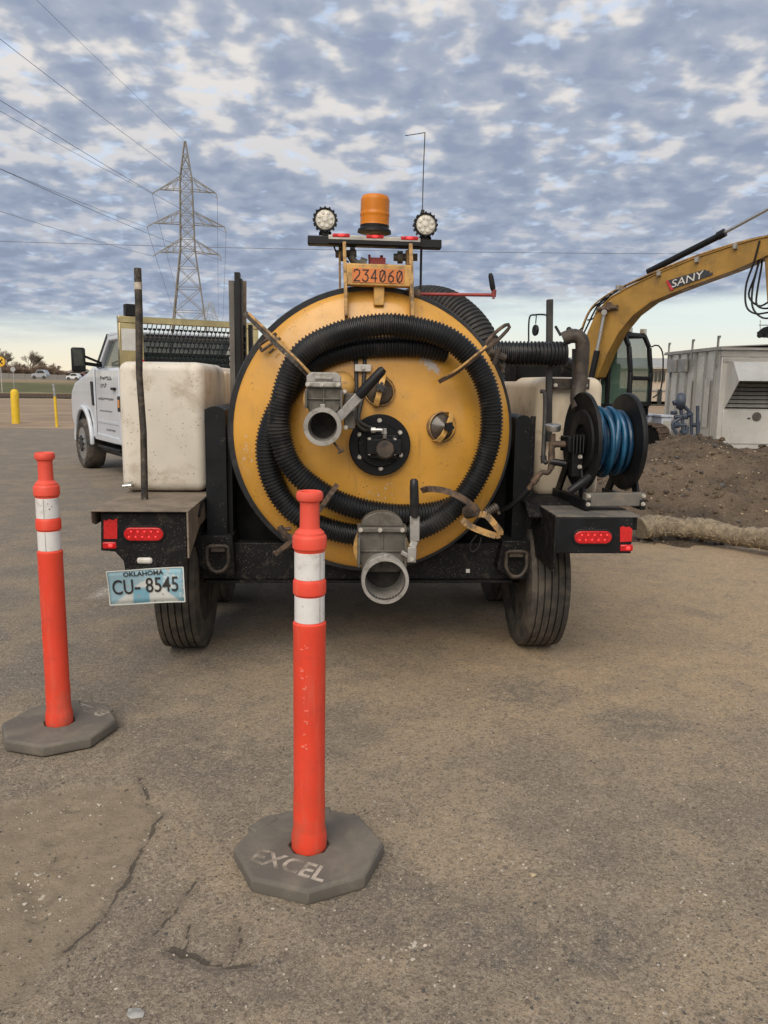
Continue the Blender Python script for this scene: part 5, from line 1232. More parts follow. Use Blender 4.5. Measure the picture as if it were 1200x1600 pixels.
# decal
def dl(x, y): return X(x, y, -0.185)
dc = MB().prism([dl(1041, 439), dl(1101, 421), dl(1114, 429), dl(1046, 453)], (0, 0.006, 0)).build('boom_decal', 'decal_dark', exc)
MB().prism([dl(1040, 439), dl(1044, 438), dl(1053, 452), dl(1048, 454)], (0, -0.004, 0)).build('decal_stripe', 'excavator_red', dc)
dx = (dl(1094, 430)-dl(1056, 442)).normalized(); dz = Vector((0, -1, 0)).cross(dx)*-1
dz = dx.cross(Vector((0, -1, 0)))*-1
if dz.z < 0: dz = -dz
text_piece('decal_lettering', 'SANY', 'white_part', dc, (dl(1054, 444)+dl(1095, 430))/2+Vector((0, -.012, 0)), dx, dz+dx*0.25, 0.15, 1.25, 0.003)
for (x, y) in ((1107, 424), (1112, 427), (1105, 429)): MB().box(dl(x, y), (0.04, .006, .03)).build('decal_square', 'decal_dark', dc)
# cylinders and hoses
cy = MB().tube([X(1012, 425, -.05), X(1020, 421, -.05), X(1125, 368, -.05)], 0.062, 14).tube([X(1122, 369, -.05), X(1133, 363, -.05)], 0.078, 14); cy.build('arm_cylinder', 'black_plain', exc)
MB().tube([X(1133, 363, -.05), X(1240, 305, -.05)], 0.032, 12).build('cylinder_rod', 'steel', exc)
cy = MB().tube([X(919, 612, -.34), X(933, 548, -.30)], 0.065, 12).build('boom_cylinder', 'black_plain', exc)
MB().tube([X(933, 548, -.30), X(945, 488, -.26)], 0.034, 12).cyl(X(944, 488, -.36), X(944, 488, -.14), 0.06, n=12).build('cylinder_rod', 'steel', exc)
MB().cyl(X(952, 478, -.26), X(952, 478, .26), 0.08, n=14).cyl(X(935, 483, -.2), X(965, 480, -.2), 0.05, n=10).build('boom_pin', 'rust_steel', exc)
hs = [[(905, 530), (912, 505), (925, 480), (950, 460), (985, 442), (1030, 422), (1090, 399), (1150, 380), (1195, 370)], [(908, 520), (922, 486), (945, 468), (975, 448), (1010, 433), (1060, 411), (1110, 393), (1165, 376), (1198, 369)], [(900, 545), (915, 515), (935, 476), (958, 455), (972, 452)], [(918, 500), (928, 497), (936, 478), (947, 470), (955, 458)]]
for k, h_ in enumerate(hs): MB().tube(spline([X(x, y, -.1+.09*k) for x, y in h_], 0.08), 0.018, 6).build('boom_hose', 'black_plain' if k else 'gold_worn', exc)
for (x, y) in ((1034, 428), (1093, 407), (1153, 386), (970, 450)): MB().box(X(x, y, -.1), (.07, .3, .10)).build('hose_clip', 'cast_light', exc, bevel=.01)
lps = [[(1187, 376), (1178, 410), (1166, 445), (1166, 478), (1180, 490), (1202, 488)], [(1190, 376), (1184, 415), (1176, 450), (1176, 480), (1190, 496), (1208, 497)], [(1193, 376), (1190, 415), (1184, 450), (1182, 475), (1193, 482), (1208, 480)], [(1196, 378), (1180, 430), (1170, 462), (1186, 478), (1204, 470)]]
for k, h_ in enumerate(lps): MB().tube(spline([X(x, y, -.2+.1*k) for x, y in h_], 0.06), 0.018, 6).build('arm_hose', 'black_plain', exc)
MB().prism([X(x, y, -.14) for x, y in ((1192, 372), (1205, 360), (1240, 372), (1260, 480), (1238, 560), (1215, 555), (1198, 470))], (0, .28, 0)).build('arm', 'excavator_yellow', exc, bevel=.02)
MB().prism([X(x, y, -.12) for x, y in ((1182, 520), (1192, 512), (1215, 505), (1230, 520), (1222, 532), (1205, 526), (1186, 527))], (0, .24, 0)).cyl(X(1187, 524, -.2), X(1187, 524, .2), .05, n=10).cyl(X(1201, 524, -.2), X(1201, 524, .2), .05, n=10).build('bucket_link', 'black_plain', exc)
MB().tube([X(1188, 516, -.1), X(1188, 500, -.1)], .008, 6).tube([X(1186, 508, -.1), X(1205, 508, -.1)], .01, 6).build('link_pin', 'steel', exc)
# cab: frame bars and green glass
cb0 = X(962, 668, 0.45); ct_ = X(962, 527, 0.45)
cx0, cyn, cyf = cb0.x-0.55, yb+0.30, yb+1.12; czb, czt = 1.02, 2.54
cx1 = XF.at(984, 600, yb+0.30).x
def Cn(f_, s_, z): return Vector((cx0+(cx1-cx0)*f_, cyn+(cyf-cyn)*s_, z))
cbm = MB()
fpr = [(0, czb), (0, czt-.05), (.06, czt), (.78, czt), (.92, czt-.25), (1.0, 1.75), (1.0, czb)]
for s_ in (0.0, 1.0):
    pts = [Cn(a_, s_, z) for a_, z in fpr]
    for a_, b_ in zip(pts, pts[1:]+pts[:1]): cbm.bar(a_, b_, .09, .09)
for a_, z in ((0, czt-.04), (.8, czt), (1.0, 1.62), (1.0, czb+.05), (0, czb+.05)): cbm.bar(Cn(a_, 0, z), Cn(a_, 1, z), .09, .09)
cbm.bar(Cn(.42, 0, czb), Cn(.42, 0, czt), .07, .09).b2(Cn(.0, .0, czt+.01), Cn(.8, 1, czt+.06))
cbm.build('cab_frame', 'black_plain', exc, bevel=.02)
gl = MB(); gl.prism([Cn(a_, .02, z) for a_, z in fpr], (0, .006, 0)).prism([Cn(a_, .98, z) for a_, z in fpr], (0, .006, 0)).add([Cn(1.0, .04, czb), Cn(1.0, .96, czb), Cn(1.0, .96, 1.75), Cn(1.0, .04, 1.75)], [(0, 1, 2, 3)]).add([Cn(1.0, .04, 1.76), Cn(1.0, .96, 1.76), Cn(.79, .96, czt-.05), Cn(.79, .04, czt-.05)], [(0, 1, 2, 3)])
gl.build('cab_glass', 'window_green', exc, smooth=0)
MB().b2(Cn(.05, .25, czb), Cn(.35, .75, 1.95)).b2(Cn(.3, .2, czb), Cn(.65, .8, 1.4)).build('cab_seat', 'black_dark', exc, bevel=.05)
for s_ in (.15, .85): MB().box(Cn(.82, s_, czt+.10), (.10, .13, .10)).build('cab_lamp', 'lamp_face', exc, bevel=.01)
mm = MB().tube(spline([Cn(1.0, .95, 2.3), Cn(1.12, 1.05, 2.34), Cn(1.22, 1.15, 2.1), Cn(1.22, 1.15, 1.4), Cn(1.1, 1.0, 1.2)], .08), .016, 8).build('grab_rail', 'black_plain', exc)
# body, mirror, track
MB().b2((cx0-2.6, yb-1.05, 0.78), (cx1-.1, yb+1.35, 1.01)).b2((cx0-2.6, yb-1.05, 1.011), (cx0-.45, yb+1.30, 1.75)).build('upper_body', 'black_dark', exc, bevel=.06)
MB().b2((cx0-.4, yb-1.05, 1.011), (cx1-.5, yb-.35, 1.5)).build('side_locker', 'black_dark', exc, bevel=.05)
mA = X(827, 535, -.9)
MB().tube(spline([X(826, 545, -.9), X(827, 498, -.9), X(836, 492, -.9), X(852, 492, -.9), X(857, 497, -.9)], .05), .018, 8).tube([X(838, 493, -.9), X(837, 506, -.9)], .012, 6).build('mirror_arm', 'black_plain', exc)
MB().lathe([(0, -.02), (.11, -.02), (.125, 0), (.11, .04), (0, .06)], X(836, 516, -.9), (0.5, 1, 0), 24).build('mirror', 'black_plain', exc)
MB().tube([X(868, 510, -.8), X(876, 524, -.8)], .03, 8).sphere(X(889, 515, -.8), .06, 12).tube([X(880, 540, -.8), X(889, 516, -.8)], .02, 6).tube([X(894, 514, -.7), X(900, 520, -.7), X(910, 512, -.7)], .015, 6).build('body_fitting', 'black_plain', exc)
def track(yc):
    L0, L1 = cx0-1.6, cx1+0.55; r_ = .33; pts = []
    for k in range(11): t = -math.pi/2+math.pi*k/10; pts.append((L1-r_+r_*math.cos(t), r_+r_*math.sin(t)))
    for k in range(11): t = math.pi/2+math.pi*k/10; pts.append((L0+r_+r_*math.cos(t), r_+r_*math.sin(t)))
    tr_ = MB().prism([Vector((x, yc-.18, .03+z*.93)) for x, z in pts], (0, .36, 0)).build('track_frame', 'black_dark', exc)
    per = pts+[pts[0]]; shoe = MB().box((0, 0, 0), (.12, .45, .03)).box((0.03, 0, 0.02), (.02, .45, .03)).mesh('track_shoe')
    cum = [0]
    for a_, b_ in zip(per[:-1], per[1:]): cum.append(cum[-1]+math.hypot(b_[0]-a_[0], b_[1]-a_[1]))
    n_ = int(cum[-1]/.14)
    for k in range(n_):
        s_ = cum[-1]*k/n_; j = max(i for i in range(len(cum)-1) if cum[i] <= s_); q_ = (s_-cum[j])/max(1e-6, cum[j+1]-cum[j])
        a_, b_ = per[j], per[j+1]; th = math.atan2(b_[1]-a_[1], b_[0]-a_[0])
        piece('track_shoe', shoe, 'rust_steel', tr_, (a_[0]+(b_[0]-a_[0])*q_, yc, .03+(a_[1]+(b_[1]-a_[1])*q_)*.93), (0, -th, 0))
track(yb-.85); track(yb+.95)

# ================================================================== metal equipment enclosure, right
ex0 = W0.at(1122, 640, 16.6).x; eY = 16.6; eT = 2.20
encl = thing('equipment_enclosure', 'pale grey metal equipment enclosure with louvred intake hood, far right', 'enclosure', W0, (ex0+2.5, eY+1.6, 0))
E = lambda x, y, z: Vector((ex0+x, eY+y, z))
MB().b2(E(0, 0, 0.0), E(5.2, 3.2, eT)).build('shell', 'enclosure', encl, bevel=.01)
MB().b2(E(-.06, -.08, eT+.001), E(5.3, 3.3, eT+.05)).build('roof', 'enclosure_trim', encl)
MB().prism([E(-.04, -.06, eT+.051), E(-.04, 3.3, eT+.051), E(2.6, 3.3, eT+.20), E(2.6, -.06, eT+.20)], (0, 0, .02)).build('roof_slope', 'enclosure_trim', encl)
MB().b2(E(-.03, -.03, eT-.13), E(5.25, -.003, eT-.02)).build('fascia', 'enclosure_trim', encl)
for k in range(6):
    y_ = .25+k*.53; MB().b2(E(-.028, y_, .05), E(-.003, y_+.06, eT-.02)).build('panel_rib', 'enclosure_trim', encl)
for k, y_ in enumerate((.12, 1.5, 3.0)):
    MB().b2(E(-.06, y_, eT-.3), E(-.03, y_+.05, eT+.24)).b2(E(-.06, y_-.06, eT+.24), E(-.03, y_+.05, eT+.29)).build('lift_bracket', 'cast_light', encl)
for k, (y0, y1) in enumerate(((1.75, 2.2), (2.4, 2.9))): MB().b2(E(-.10, y0, eT-.42), E(-.03, y1, eT-.12)).build('vent_box', 'louvre', encl, bevel=.01)
# hood
hx0, hx1 = W0.at(1134, 600, eY).x-ex0, W0.at(1212, 600, eY).x-ex0
hz1, hz0 = eT-.22, W0.at(1160, 640, eY).z
hd = MB()
for x_ in (hx0, hx1): hd.prism([E(x_, -.002, hz0), E(x_, -.002, hz1), E(x_, -.28, hz1-.02), E(x_, -.62, hz1-.40)], (.012, 0, 0))
hd.prism([E(hx0+.012, -.002, hz1), E(hx0+.012, -.28, hz1-.02), E(hx0+.012, -.62, hz1-.40), E(hx0+.012, -.60, hz1-.40), E(hx0+.012, -.27, hz1-.035), E(hx0+.012, -.002, hz1-.015)], (hx1-hx0-.012, 0, 0))
hdo = hd.build('intake_hood', 'enclosure', encl)
lv_ = MB().box((0, 0, 0), (hx1-hx0-.04, .008, .075), Matrix.Rotation(R(-35), 3, 'X')).mesh('louvre')
for k in range(10): piece('louvre', lv_, 'louvre', hdo, E((hx0+hx1)/2, -.05, hz0+.08+k*(hz1-hz0-.14)/10))
MB().b2(E(hx0+.02, -.008, hz0+.02), E(hx1-.02, -.003, hz1-.04)).build('louvre_back', 'black_dark', hdo)
MB().b2(E(.10, -.022, .30), E(hx1+.03, -.003, hz0-.02)).build('access_panel', 'enclosure', encl, bevel=.006)
MB().b2(E(hx1+.06, -.022, .30), E(hx1+1.3, -.003, hz0+.5)).build('access_panel', 'enclosure', encl, bevel=.006)
for k in range(5): MB().b2(E(hx1+.2+k*.8, -.004, .1), E(hx1+.212+k*.8, -.0005, eT-.25)).build('panel_seam', 'louvre', encl)
for k in range(2): MB().b2(E(-.032, .45+k*1.0, .6), E(-.0295, .72+k*1.0, 1.6)).build('side_panel', 'enclosure', encl)
MB().b2(E(.02, -.02, eT-.24), E(5.1, -.003, eT-.17)).build('front_strip', 'enclosure_trim', encl)
p = W0.at(1170, 654, eY-.02); MB().box(p, (.06, .01, .035)).build('panel_sticker', 'meter_blue', encl)
p = W0.at(1183, 651, eY-.05); MB().cyl(p, p+Vector((0, .05, 0)), .09, n=14).build('panel_latch', 'cast_grey', encl)

# gas meter manifold in front of the enclosure
gm0 = W0.at(1072, 690, 15.4); gm0.z = 0
gas = thing('gas_meter_set', 'blue-grey gas meter and valve pipework standing left of the enclosure', 'gas meter', W0, gm0)
G = lambda px, py, d=15.4: W0.at(px, py, d)
MB().lathe([(0, -.09), (.13, -.08), (.16, -.03), (.16, .03), (.13, .08), (0, .09)], G(1064, 627), (1, -.4, 0), 24).cyl(G(1052, 630), G(1060, 628), .05, n=12).build('regulator', 'meter_blue', gas)
gp_ = MB()
for pts in ([(1064, 640), (1064, 652), (1052, 660), (1052, 668), (1060, 680), (1072, 690), (1075, 700)], [(1070, 636), (1080, 650), (1080, 690)], [(1054, 652), (1078, 648)], [(1056, 664), (1072, 664)], [(1090, 634), (1090, 690)], [(1060, 682), (1086, 680)], [(1066, 655), (1068, 684)]):
    gp_.tube(spline([G(x, y) for x, y in pts], .04), .035, 8)
gp_.build('pipework', 'meter_blue', gas)
for (x, y, r_) in ((1053, 645, .035), (1077, 648, .045), (1056, 664, .06), (1068, 676, .055), (1084, 664, .04), (1070, 652, .04)): MB().cyl(G(x-4, y, 15.38), G(x+4, y, 15.42), r_, n=12).build('valve_body', 'meter_blue', gas)
gp2 = MB().tube([Vector((G(1072, 690).x, 15.4, .7)), Vector((G(1072, 690).x, 15.4, 0))], .04, 8).tube([Vector((G(1090, 690).x, 15.4, .8)), Vector((G(1090, 690).x, 15.4, 0))], .03, 8).build('riser', 'meter_blue', gas)
# pale cabinets by the excavator track
for k, (x0_, x1_, y0_, d, lab) in enumerate(((1013, 1024, 650, 19.0, 'narrow pale blue cabinet between excavator cab and gas meter'), (1034, 1050, 652, 18.4, 'wide pale blue cabinet just left of the gas meter'))):
    a_, b_ = W0.at(x0_, y0_, d), W0.at(x1_, y0_, d)
    cbt = thing('utility_cabinet', lab, 'cabinet', W0, ((a_.x+b_.x)/2, d+.3, 0), 'pale utility cabinets')
    MB().b2((a_.x, d, 0), (b_.x, d+.6, a_.z)).build('case', 'cabinet_white', cbt, bevel=.02)
    MB().b2((a_.x-.03, d-.03, a_.z+.001), (b_.x+.03, d+.63, a_.z+.05)).build('lid', 'cabinet_white', cbt, bevel=.01)
    MB().b2((a_.x+.04, d-.012, .25), (b_.x-.02, d-.001, a_.z-.08)).build('panel', 'enclosure', cbt)
# far building
a_, b_ = W0.at(1012, 574, 62), W0.at(1045, 574, 62)
bl = thing('far_building', 'low tan building beyond the excavator cab', 'building', W0, (b_.x+4, 66, 0))
bz = W0.at(1030, 576, 62).z
MB().b2((a_.x-9, 62, -.3), (b_.x+16, 76, bz)).build('wall', 'building_tan', bl)
MB().prism([Vector((a_.x-9.4, 61.6, bz+.001)), Vector((b_.x+16.4, 61.6, bz+.001)), Vector((b_.x+16.4, 69, bz+.9)), Vector((a_.x-9.4, 69, bz+.9))], (0, 0, .12)).build('roof', 'enclosure_trim', bl)
for k in range(4):
    q_ = W0.at(1019+k*6, 588, 61.9); w_ = MB().box(q_, (.20, .06, .75)).build('window', 'glass_dark', bl)
q_ = W0.at(1030, 625, 61.9); MB().box(q_, (.32*1.0, .08, 1.6)).build('door', 'glass_dark', bl)
MB().b2((a_.x-9, 61.93, bz-1.7), (b_.x+16, 61.995, bz-1.55)).build('wall_band', 'louvre', bl)

# straw wattle
wps = [(1000, 822, 7.35), (1040, 817, 7.45), (1085, 819, 7.4), (1130, 829, 7.2), (1175, 842, 7.0), (1225, 855, 6.75), (1290, 868, 6.5)]
wsp = spline([W0.at(*p) for p in wps], 0.03)
random.seed(3); ww = MB()
rads = [0.094+0.008*math.sin(i*.35)+0.006*math.sin(i*.11+1)+random.uniform(-.004, .004) for i in range(len(wsp))]
for i, p in enumerate(wsp): p.z = 0.045+rads[i]
mat('wattle', (0.235, 0.19, 0.13), 0.95, var=0.25, vscale=20, dirt=(0.10, 0.078, 0.052), dirt_amt=0.45, dscale=14, speck=(0.33, 0.28, 0.20), speck_amt=0.7, sscale=60, bump=0.6, bscale=90)
ww.tube(wsp, .11, 18, rads)
wt_ = thing('straw_wattle', 'tan straw erosion roll lying along the foot of the dirt mound', 'straw roll', W0, (wsp[0].x, wsp[0].y, 0.04))
ww.build('roll', 'wattle', wt_)
stw = MB(); random.seed(9)
for k in range(420):
    i = random.randrange(1, len(wsp)-1); t = random.uniform(0, 2*math.pi); d_ = (wsp[i+1]-wsp[i-1]).normalized(); u = d_.cross(Vector((0, 0, 1))).normalized(); n_ = u*math.cos(t)+Vector((0, 0, 1))*math.sin(t)
    p = wsp[i]+n_*rads[i]; e = (d_*random.uniform(-1, 1)+n_.cross(d_)*random.uniform(-.6, .6)+n_*random.uniform(-.1, .35)).normalized()*random.uniform(.02, .05)
    stw.bar(p-e*.4, p+e*.6, .004, .003)
so_ = stw.build('loose_straw', 'stone_tan', wt_, smooth=0); so_['kind'] = 'stuff'

# ================================================================== left distance
g = W0.ground(25, 660)
single(MB().lathe([(.13, -.2), (.13, .95), (.122, 1.02), (.095, 1.07), (.05, 1.10), (0, 1.11)], g, (0.01, 0, 1), 24), 'bollard', 'bollard_yellow', 'thick round-topped yellow bollard, left of the thin post', 'bollard', (g.x, g.y, 0), 'yellow posts along the lot edge')
g = W0.ground(89, 664)
tp = thing('marker_post', 'thin yellow post with grey top between the bollard and the truck', 'post', W0, (g.x, g.y, 0), 'yellow posts along the lot edge')
MB().cyl(g+Vector((0, 0, -.1)), g+Vector((-.02, 0, .9)), .045, n=14).build('sleeve', 'bollard_yellow', tp)
MB().cyl(g+Vector((-.02, 0, .9)), g+Vector((-.05, 0, 1.30)), .038, n=12).build('pipe', 'galv', tp)
# railway
g = W0.ground(50, 622)
rwt = thing('railway_track', 'dark railway rails crossing the field behind the yellow bollard', 'railway', W0, (-25, 64, 0))
for dy in (0, 1.5): MB().b2((-140, 62+dy, .12), (60, 62.08+dy, .32)).build('rail', 'rust_steel', rwt)
MB().b2((-140, 61.2, -.3), (60, 64.4, .12)).build('ballast', 'rim_dark', rwt)
# road signs
def sign(px, py, pb, D, label, rnd):
    c = W0.at(px, py, D); b_ = W0.at(px, pb, D); r_ = 0.42 if rnd else .45
    s_ = thing('road_sign', label, 'road sign', W0, (c.x, D, b_.z-.8))
    MB().cyl((c.x, D+.06, b_.z-.8), (c.x, D+.06, c.z+.1), .045, n=8).build('post', 'sign_back', s_)
    if rnd:
        R_ = W0.at(px+8.5, py, D).x-c.x
        f_ = MB().cyl(c, c+Vector((0, .03, 0)), R_, n=32).build('face', 'sign_yellow', s_)
        x_ = MB()
        for t in (R(45), R(-45)): x_.bar(c+Vector((-R_*.62*math.cos(t), -.012, -R_*.62*math.sin(t))), c+Vector((R_*.62*math.cos(t), -.012, R_*.62*math.sin(t))), R_*.24, .01, BK)
        x_.build('crossbuck', 'ink', f_)
        MB().lathe([(R_*.90, -.012), (R_*.97, -.012), (R_*.97, .0), (R_*.90, .0)], c, (0, 1, 0), 32, closed=True).build('sign_border', 'ink', f_)
    else:
        R_ = W0.at(px+4, py, D).x-c.x
        MB().prism([c+Vector((R_*math.cos(math.pi/8+k*math.pi/4), 0, R_*math.sin(math.pi/8+k*math.pi/4))) for k in range(8)], (0, .03, 0)).build('face', 'sign_back', s_)
sign(0, 565, 604, 70, 'round yellow railway crossing sign at the left edge of the picture', True)
sign(20, 577, 596, 95, 'grey back of an octagonal road sign right of the yellow sign', False)
# far cars
def car(px, py, D, L_, mt, label, h_=1.5, van=False):
    c = W0.at(px, py, D); z0 = c.z
    o = thing('far_car', label, 'car', W0, (c.x, D, z0), 'cars on the far road')
    C = lambda x, z: Vector((c.x+x*L_, D-.9, z0+z*h_))
    MB().prism([C(-.5, .2), C(-.5, .5), C(-.42, .58), C(-.22, .62), C(-.10, .98), C(.30, 1.0), C(.46, .62), C(.5, .55), C(.5, .2)], (0, 1.8, 0)).build('body', mt, o, bevel=.06)
    MB().prism([Vector((p.x, D-.915, p.z)) for p in (C(-.17, .62), C(-.08, .93), C(.28, .95), C(.40, .63))], (0, 1.83, 0)).build('window', 'glass_dark', o)
    for x_ in (-.30, .32): MB().cyl(C(x_, .2)+Vector((0, -.03, 0)), C(x_, .2)+Vector((0, .2, 0)), .33, n=16).build('wheel', 'tyre', o)
car(64, 592.5, 152, 2.9, 'car_silver', 'silver car on the far road below the bare trees', 1.75)
car(116, 594, 154, 2.4, 'car_white', 'white car on the far road left of the truck mirror', 1.3)
car(128, 595, 157, 2.0, 'car_red', 'dark red car on the far road right of the white car', 1.4)
# far yard: fence-like grey wall behind the sign
g = W0.at(30, 585, 170)
fw = thing('far_wall', 'long low grey wall behind the road signs', 'wall', W0, (g.x, 170, 1.4))
for k in range(7): MB().b2((g.x-9+k*3.4, 170, 1.3), (g.x-9+k*3.4+3.36, 170.15, 2.6-.05*k)).build('wall_panel', 'wall_grey', fw)

# ------------------------------------------------------------------ bare trees and scrub
def bare_tree(px, pyb, pyt, D, spread, label, seed, mt='twigs', depth=5, trunk=True, group='bare trees beyond the road'):
    rnd = random.Random(seed); b_ = W0.at(px, pyb, D); t_ = W0.at(px, pyt, D); H = t_.z-b_.z; b_.z -= .3
    root = thing('bare_tree', label, 'tree', W0, b_, group)
    tr, tw = MB(), MB()
    def grow(p, d, l, r, k):
        q = p+d*l; (tr if k >= depth-1 else tw).tube([p, p.lerp(q, .5)+Vector((rnd.uniform(-.05, .05), 0, rnd.uniform(-.05, .05)))*l, q], r, 4 if k >= depth-1 else 3, [r, r*.85, r*.68], caps=False)
        if k == 0: return
        n = rnd.randint(4, 5)
        for j in range(n):
            a = rnd.uniform(0, 2*math.pi); s = rnd.uniform(.35, .95)*spread
            nd_ = (d+Vector((math.cos(a)*s, math.sin(a)*s, rnd.uniform(-.1, .35)))).normalized()
            grow(p.lerp(q, rnd.uniform(.55, 1.0)), nd_, l*rnd.uniform(.58, .80), r*.62, k-1)
    stems = 1 if trunk else 5
    for s in range(stems):
        grow(b_+Vector((0 if trunk else rnd.uniform(-.6, .6), 0, 0)), Vector((rnd.uniform(-.25, .25) if not trunk else 0, 0, 1)).normalized(), H*.33, H*.024 if trunk else H*.012, depth)
    zs = [v.z for v in tr.v+tw.v]; k_ = (t_.z-b_.z)/(max(zs)-b_.z)
    for v in tr.v+tw.v: v.xyz = b_+(v-b_)*k_
    tr.build('trunk', 'bark', root); tw.build('crown', mt, root, smooth=0)
bare_tree(2, 596, 543, 185, .8, 'tall bare tree behind the yellow sign at the left edge', 1, 'twigs_grey')
bare_tree(49, 595, 546, 190, .85, 'broad bare tree above the silver car', 2, 'twigs_grey')
bare_tree(22, 595, 562, 182, .9, 'low bare tree between the two tallest bare trees', 3)
bare_tree(72, 596, 562, 186, .9, 'reddish bare tree right of the broad one', 4)
bare_tree(86, 596, 566, 188, .9, 'rightmost bare tree of the clump, sloping down to the right', 5)
bare_tree(100, 598, 580, 260, .9, 'small far bare tree left of the truck mirror', 6, 'twigs')
bare_tree(10, 596, 566, 178, .95, 'low scrubby tree at the foot of the tallest tree by the yellow sign', 8)
bare_tree(36, 596, 566, 179, .95, 'low scrubby tree left below the broad bare tree', 9)
bare_tree(60, 596, 568, 179, .95, 'low scrubby tree right below the broad bare tree', 10)
bare_tree(-18, 596, 560, 179, .95, 'scrubby tree cut off by the left edge', 11)
for k_, (px_, py_, lab_) in enumerate(((5, 572, 'scrub thicket just right of the yellow sign'), (30, 570, 'scrub thicket behind the grey sign back'), (44, 572, 'scrub thicket left of the silver car'), (68, 568, 'scrub thicket directly above the silver car'), (79, 570, 'scrub thicket right of the silver car'), (93, 576, 'lowest scrub thicket at the right end of the clump'))):
    bare_tree(px_, 597, py_, 174, .95, lab_, 40+k_, 'twigs', 5, False, 'scrub thickets beyond the road')
# far wooded ridge, one mass
rg_ = MB(); rnd = random.Random(5)
for k in range(900):
    x_ = rnd.uniform(-330, 380); y_ = rnd.uniform(520, 620); h_ = rnd.uniform(1.5, 5)
    rg_.add([(x_-rnd.uniform(5, 14), y_, 4), (x_+rnd.uniform(5, 14), y_+2, 4), (x_, y_+1, 4+h_), (x_+1, y_-3, 4+h_*.8)], [(0, 1, 2), (0, 3, 2), (1, 3, 2), (0, 1, 3)])
ro = rg_.build('far_wood', 'twigs_grey', smooth=0); ro['kind'] = 'stuff'; ro['label'] = 'low brown line of far woods on the horizon'

# ------------------------------------------------------------------ transmission pylons and wires
def pylon(px, pyt, D, label, arms, mt, r_, rot, thin):
    top = W0.at(px, pyt, D); zt = top.z; x0 = top.x
    root = thing('transmission_pylon', label, 'pylon', W0, (x0, D, 0), 'steel lattice pylons')
    ca, sa = math.cos(rot), math.sin(rot)
    def Q(u, v, z): return Vector((x0+u*ca-v*sa, D+u*sa+v*ca, z))
    S = D/FPX
    zk = zt-152*S*1.0                                   # waist
    def half(z):
        if z > zt-52*S: return (0.8+7.7*(zt-z)/(52*S))*S
        if z > zk: return (8.5+2.0*(zt-52*S-z)/(100*S))*S
        return (10.5+(zk-z)/S*0.122)*S
    lv = [zt, zt-18*S, zt-36*S, zt-52*S]
    z = lv[-1]
    while z > zk+6*S: z -= 17*S; lv.append(z)
    step = 26*S
    while z > 1: z -= step; step *= 1.15; lv.append(max(0, z))
    legs, br = MB(), MB()
    for a, b in zip(lv[:-1], lv[1:]):
        ha, hb = half(a), half(b)
        ca_ = [Q(-ha, -ha, a), Q(ha, -ha, a), Q(ha, ha, a), Q(-ha, ha, a)]; cb_ = [Q(-hb, -hb, b), Q(hb, -hb, b), Q(hb, hb, b), Q(-hb, hb, b)]
        for k in range(4):
            legs.bar(ca_[k], cb_[k], r_*1.5, r_*1.5); j = (k+1) % 4
            br.bar(ca_[k], cb_[j], r_*.75, r_*.75).bar(ca_[j], cb_[k], r_*.75, r_*.75).bar(cb_[k], cb_[j], r_*.75, r_*.75)
    legs.build('leg', mt, root, smooth=0); br.build('bracing', mt, root, smooth=0)
    tips = [Vector(Q(0, 0, zt))]
    for (dz, wl, wr) in arms:
        z_ = zt-dz*S; zu = z_+17*S; h_ = half(z_)
        am = MB()
        for sg, w_ in ((-1, wl*S), (1, wr*S)):
            tip = Q(sg*w_, 0, z_-2*S)
            for v_ in (-h_, h_):
                am.bar(Q(sg*h_, v_, z_), tip, r_, r_).bar(Q(sg*h_, v_*.8, zu), tip, r_, r_)
                for f_ in (.33, .66): am.bar(Q(sg*h_, v_, z_).lerp(tip, f_), Q(sg*h_, v_*.8, zu).lerp(tip, f_), r_*.6, r_*.6).bar(Q(sg*h_, v_, z_).lerp(tip, f_), Q(sg*h_, v_*.8, zu).lerp(tip, f_-.25), r_*.6, r_*.6)
            t2 = Q(sg*(w_+ (2 if sg > 0 else 9)*S), 0, z_-(10 if sg > 0 else 8)*S)
            am.bar(tip, t2, r_*1.3, r_*1.3); tips.append(t2)
        am.build('cross_arm', mt, root, smooth=0)
    return root, tips
pyl, tips = pylon(289, 221, 135, 'near steel lattice pylon rising behind the white truck', [(68, 40, 43), (116, 49, 55), (157, 42, 47)], 'lattice', .115, R(12), False)
pyl2, _ = pylon(327, 472, 560, 'tiny far pylon right behind the near one', [(14, 10, 10), (24, 12, 12)], 'lattice_far', .22, R(12), True)
def wire(a, b, sag, r_, label, group):
    a, b = Vector(a), Vector(b); n = 40; pts = [a.lerp(b, k/n)-Vector((0, 0, sag*4*(k/n)*(1-k/n))) for k in range(n+1)]
    single(MB().tube(pts, r_, 5), 'power_line', 'wire', label, 'power line', pts[0], group)
names = ['topmost power line running from the pylon peak', 'power line from the upper left pylon arm', 'power line from the upper right pylon arm', 'power line from the middle left pylon arm', 'power line from the middle right pylon arm', 'power line from the lower left pylon arm', 'power line from the lower right pylon arm']
for i, t in enumerate(tips):
    wire(t, (t.x-6, -170, t.z+2), 6.5 if i else 4.5, .022 if i else .018, names[i], 'power lines of the pylon')
wire((-75, 62, 13.0), (80, 66, 13.2), 1.6, .018, 'single dark cable crossing level behind the light bar', None)
far_names = ['peak', 'upper left arm', 'upper right arm', 'middle left arm', 'middle right arm', 'lower left arm', 'lower right arm']
for i, t in enumerate(tips):
    if i in (1, 2, 3, 4): wire(t, (_[min(i, len(_)-1)].x, _[min(i, len(_)-1)].y, _[min(i, len(_)-1)].z), 13.0, .026, 'power line sinking from the %s of the near pylon to the far pylon' % far_names[i], 'power lines to the far pylon')

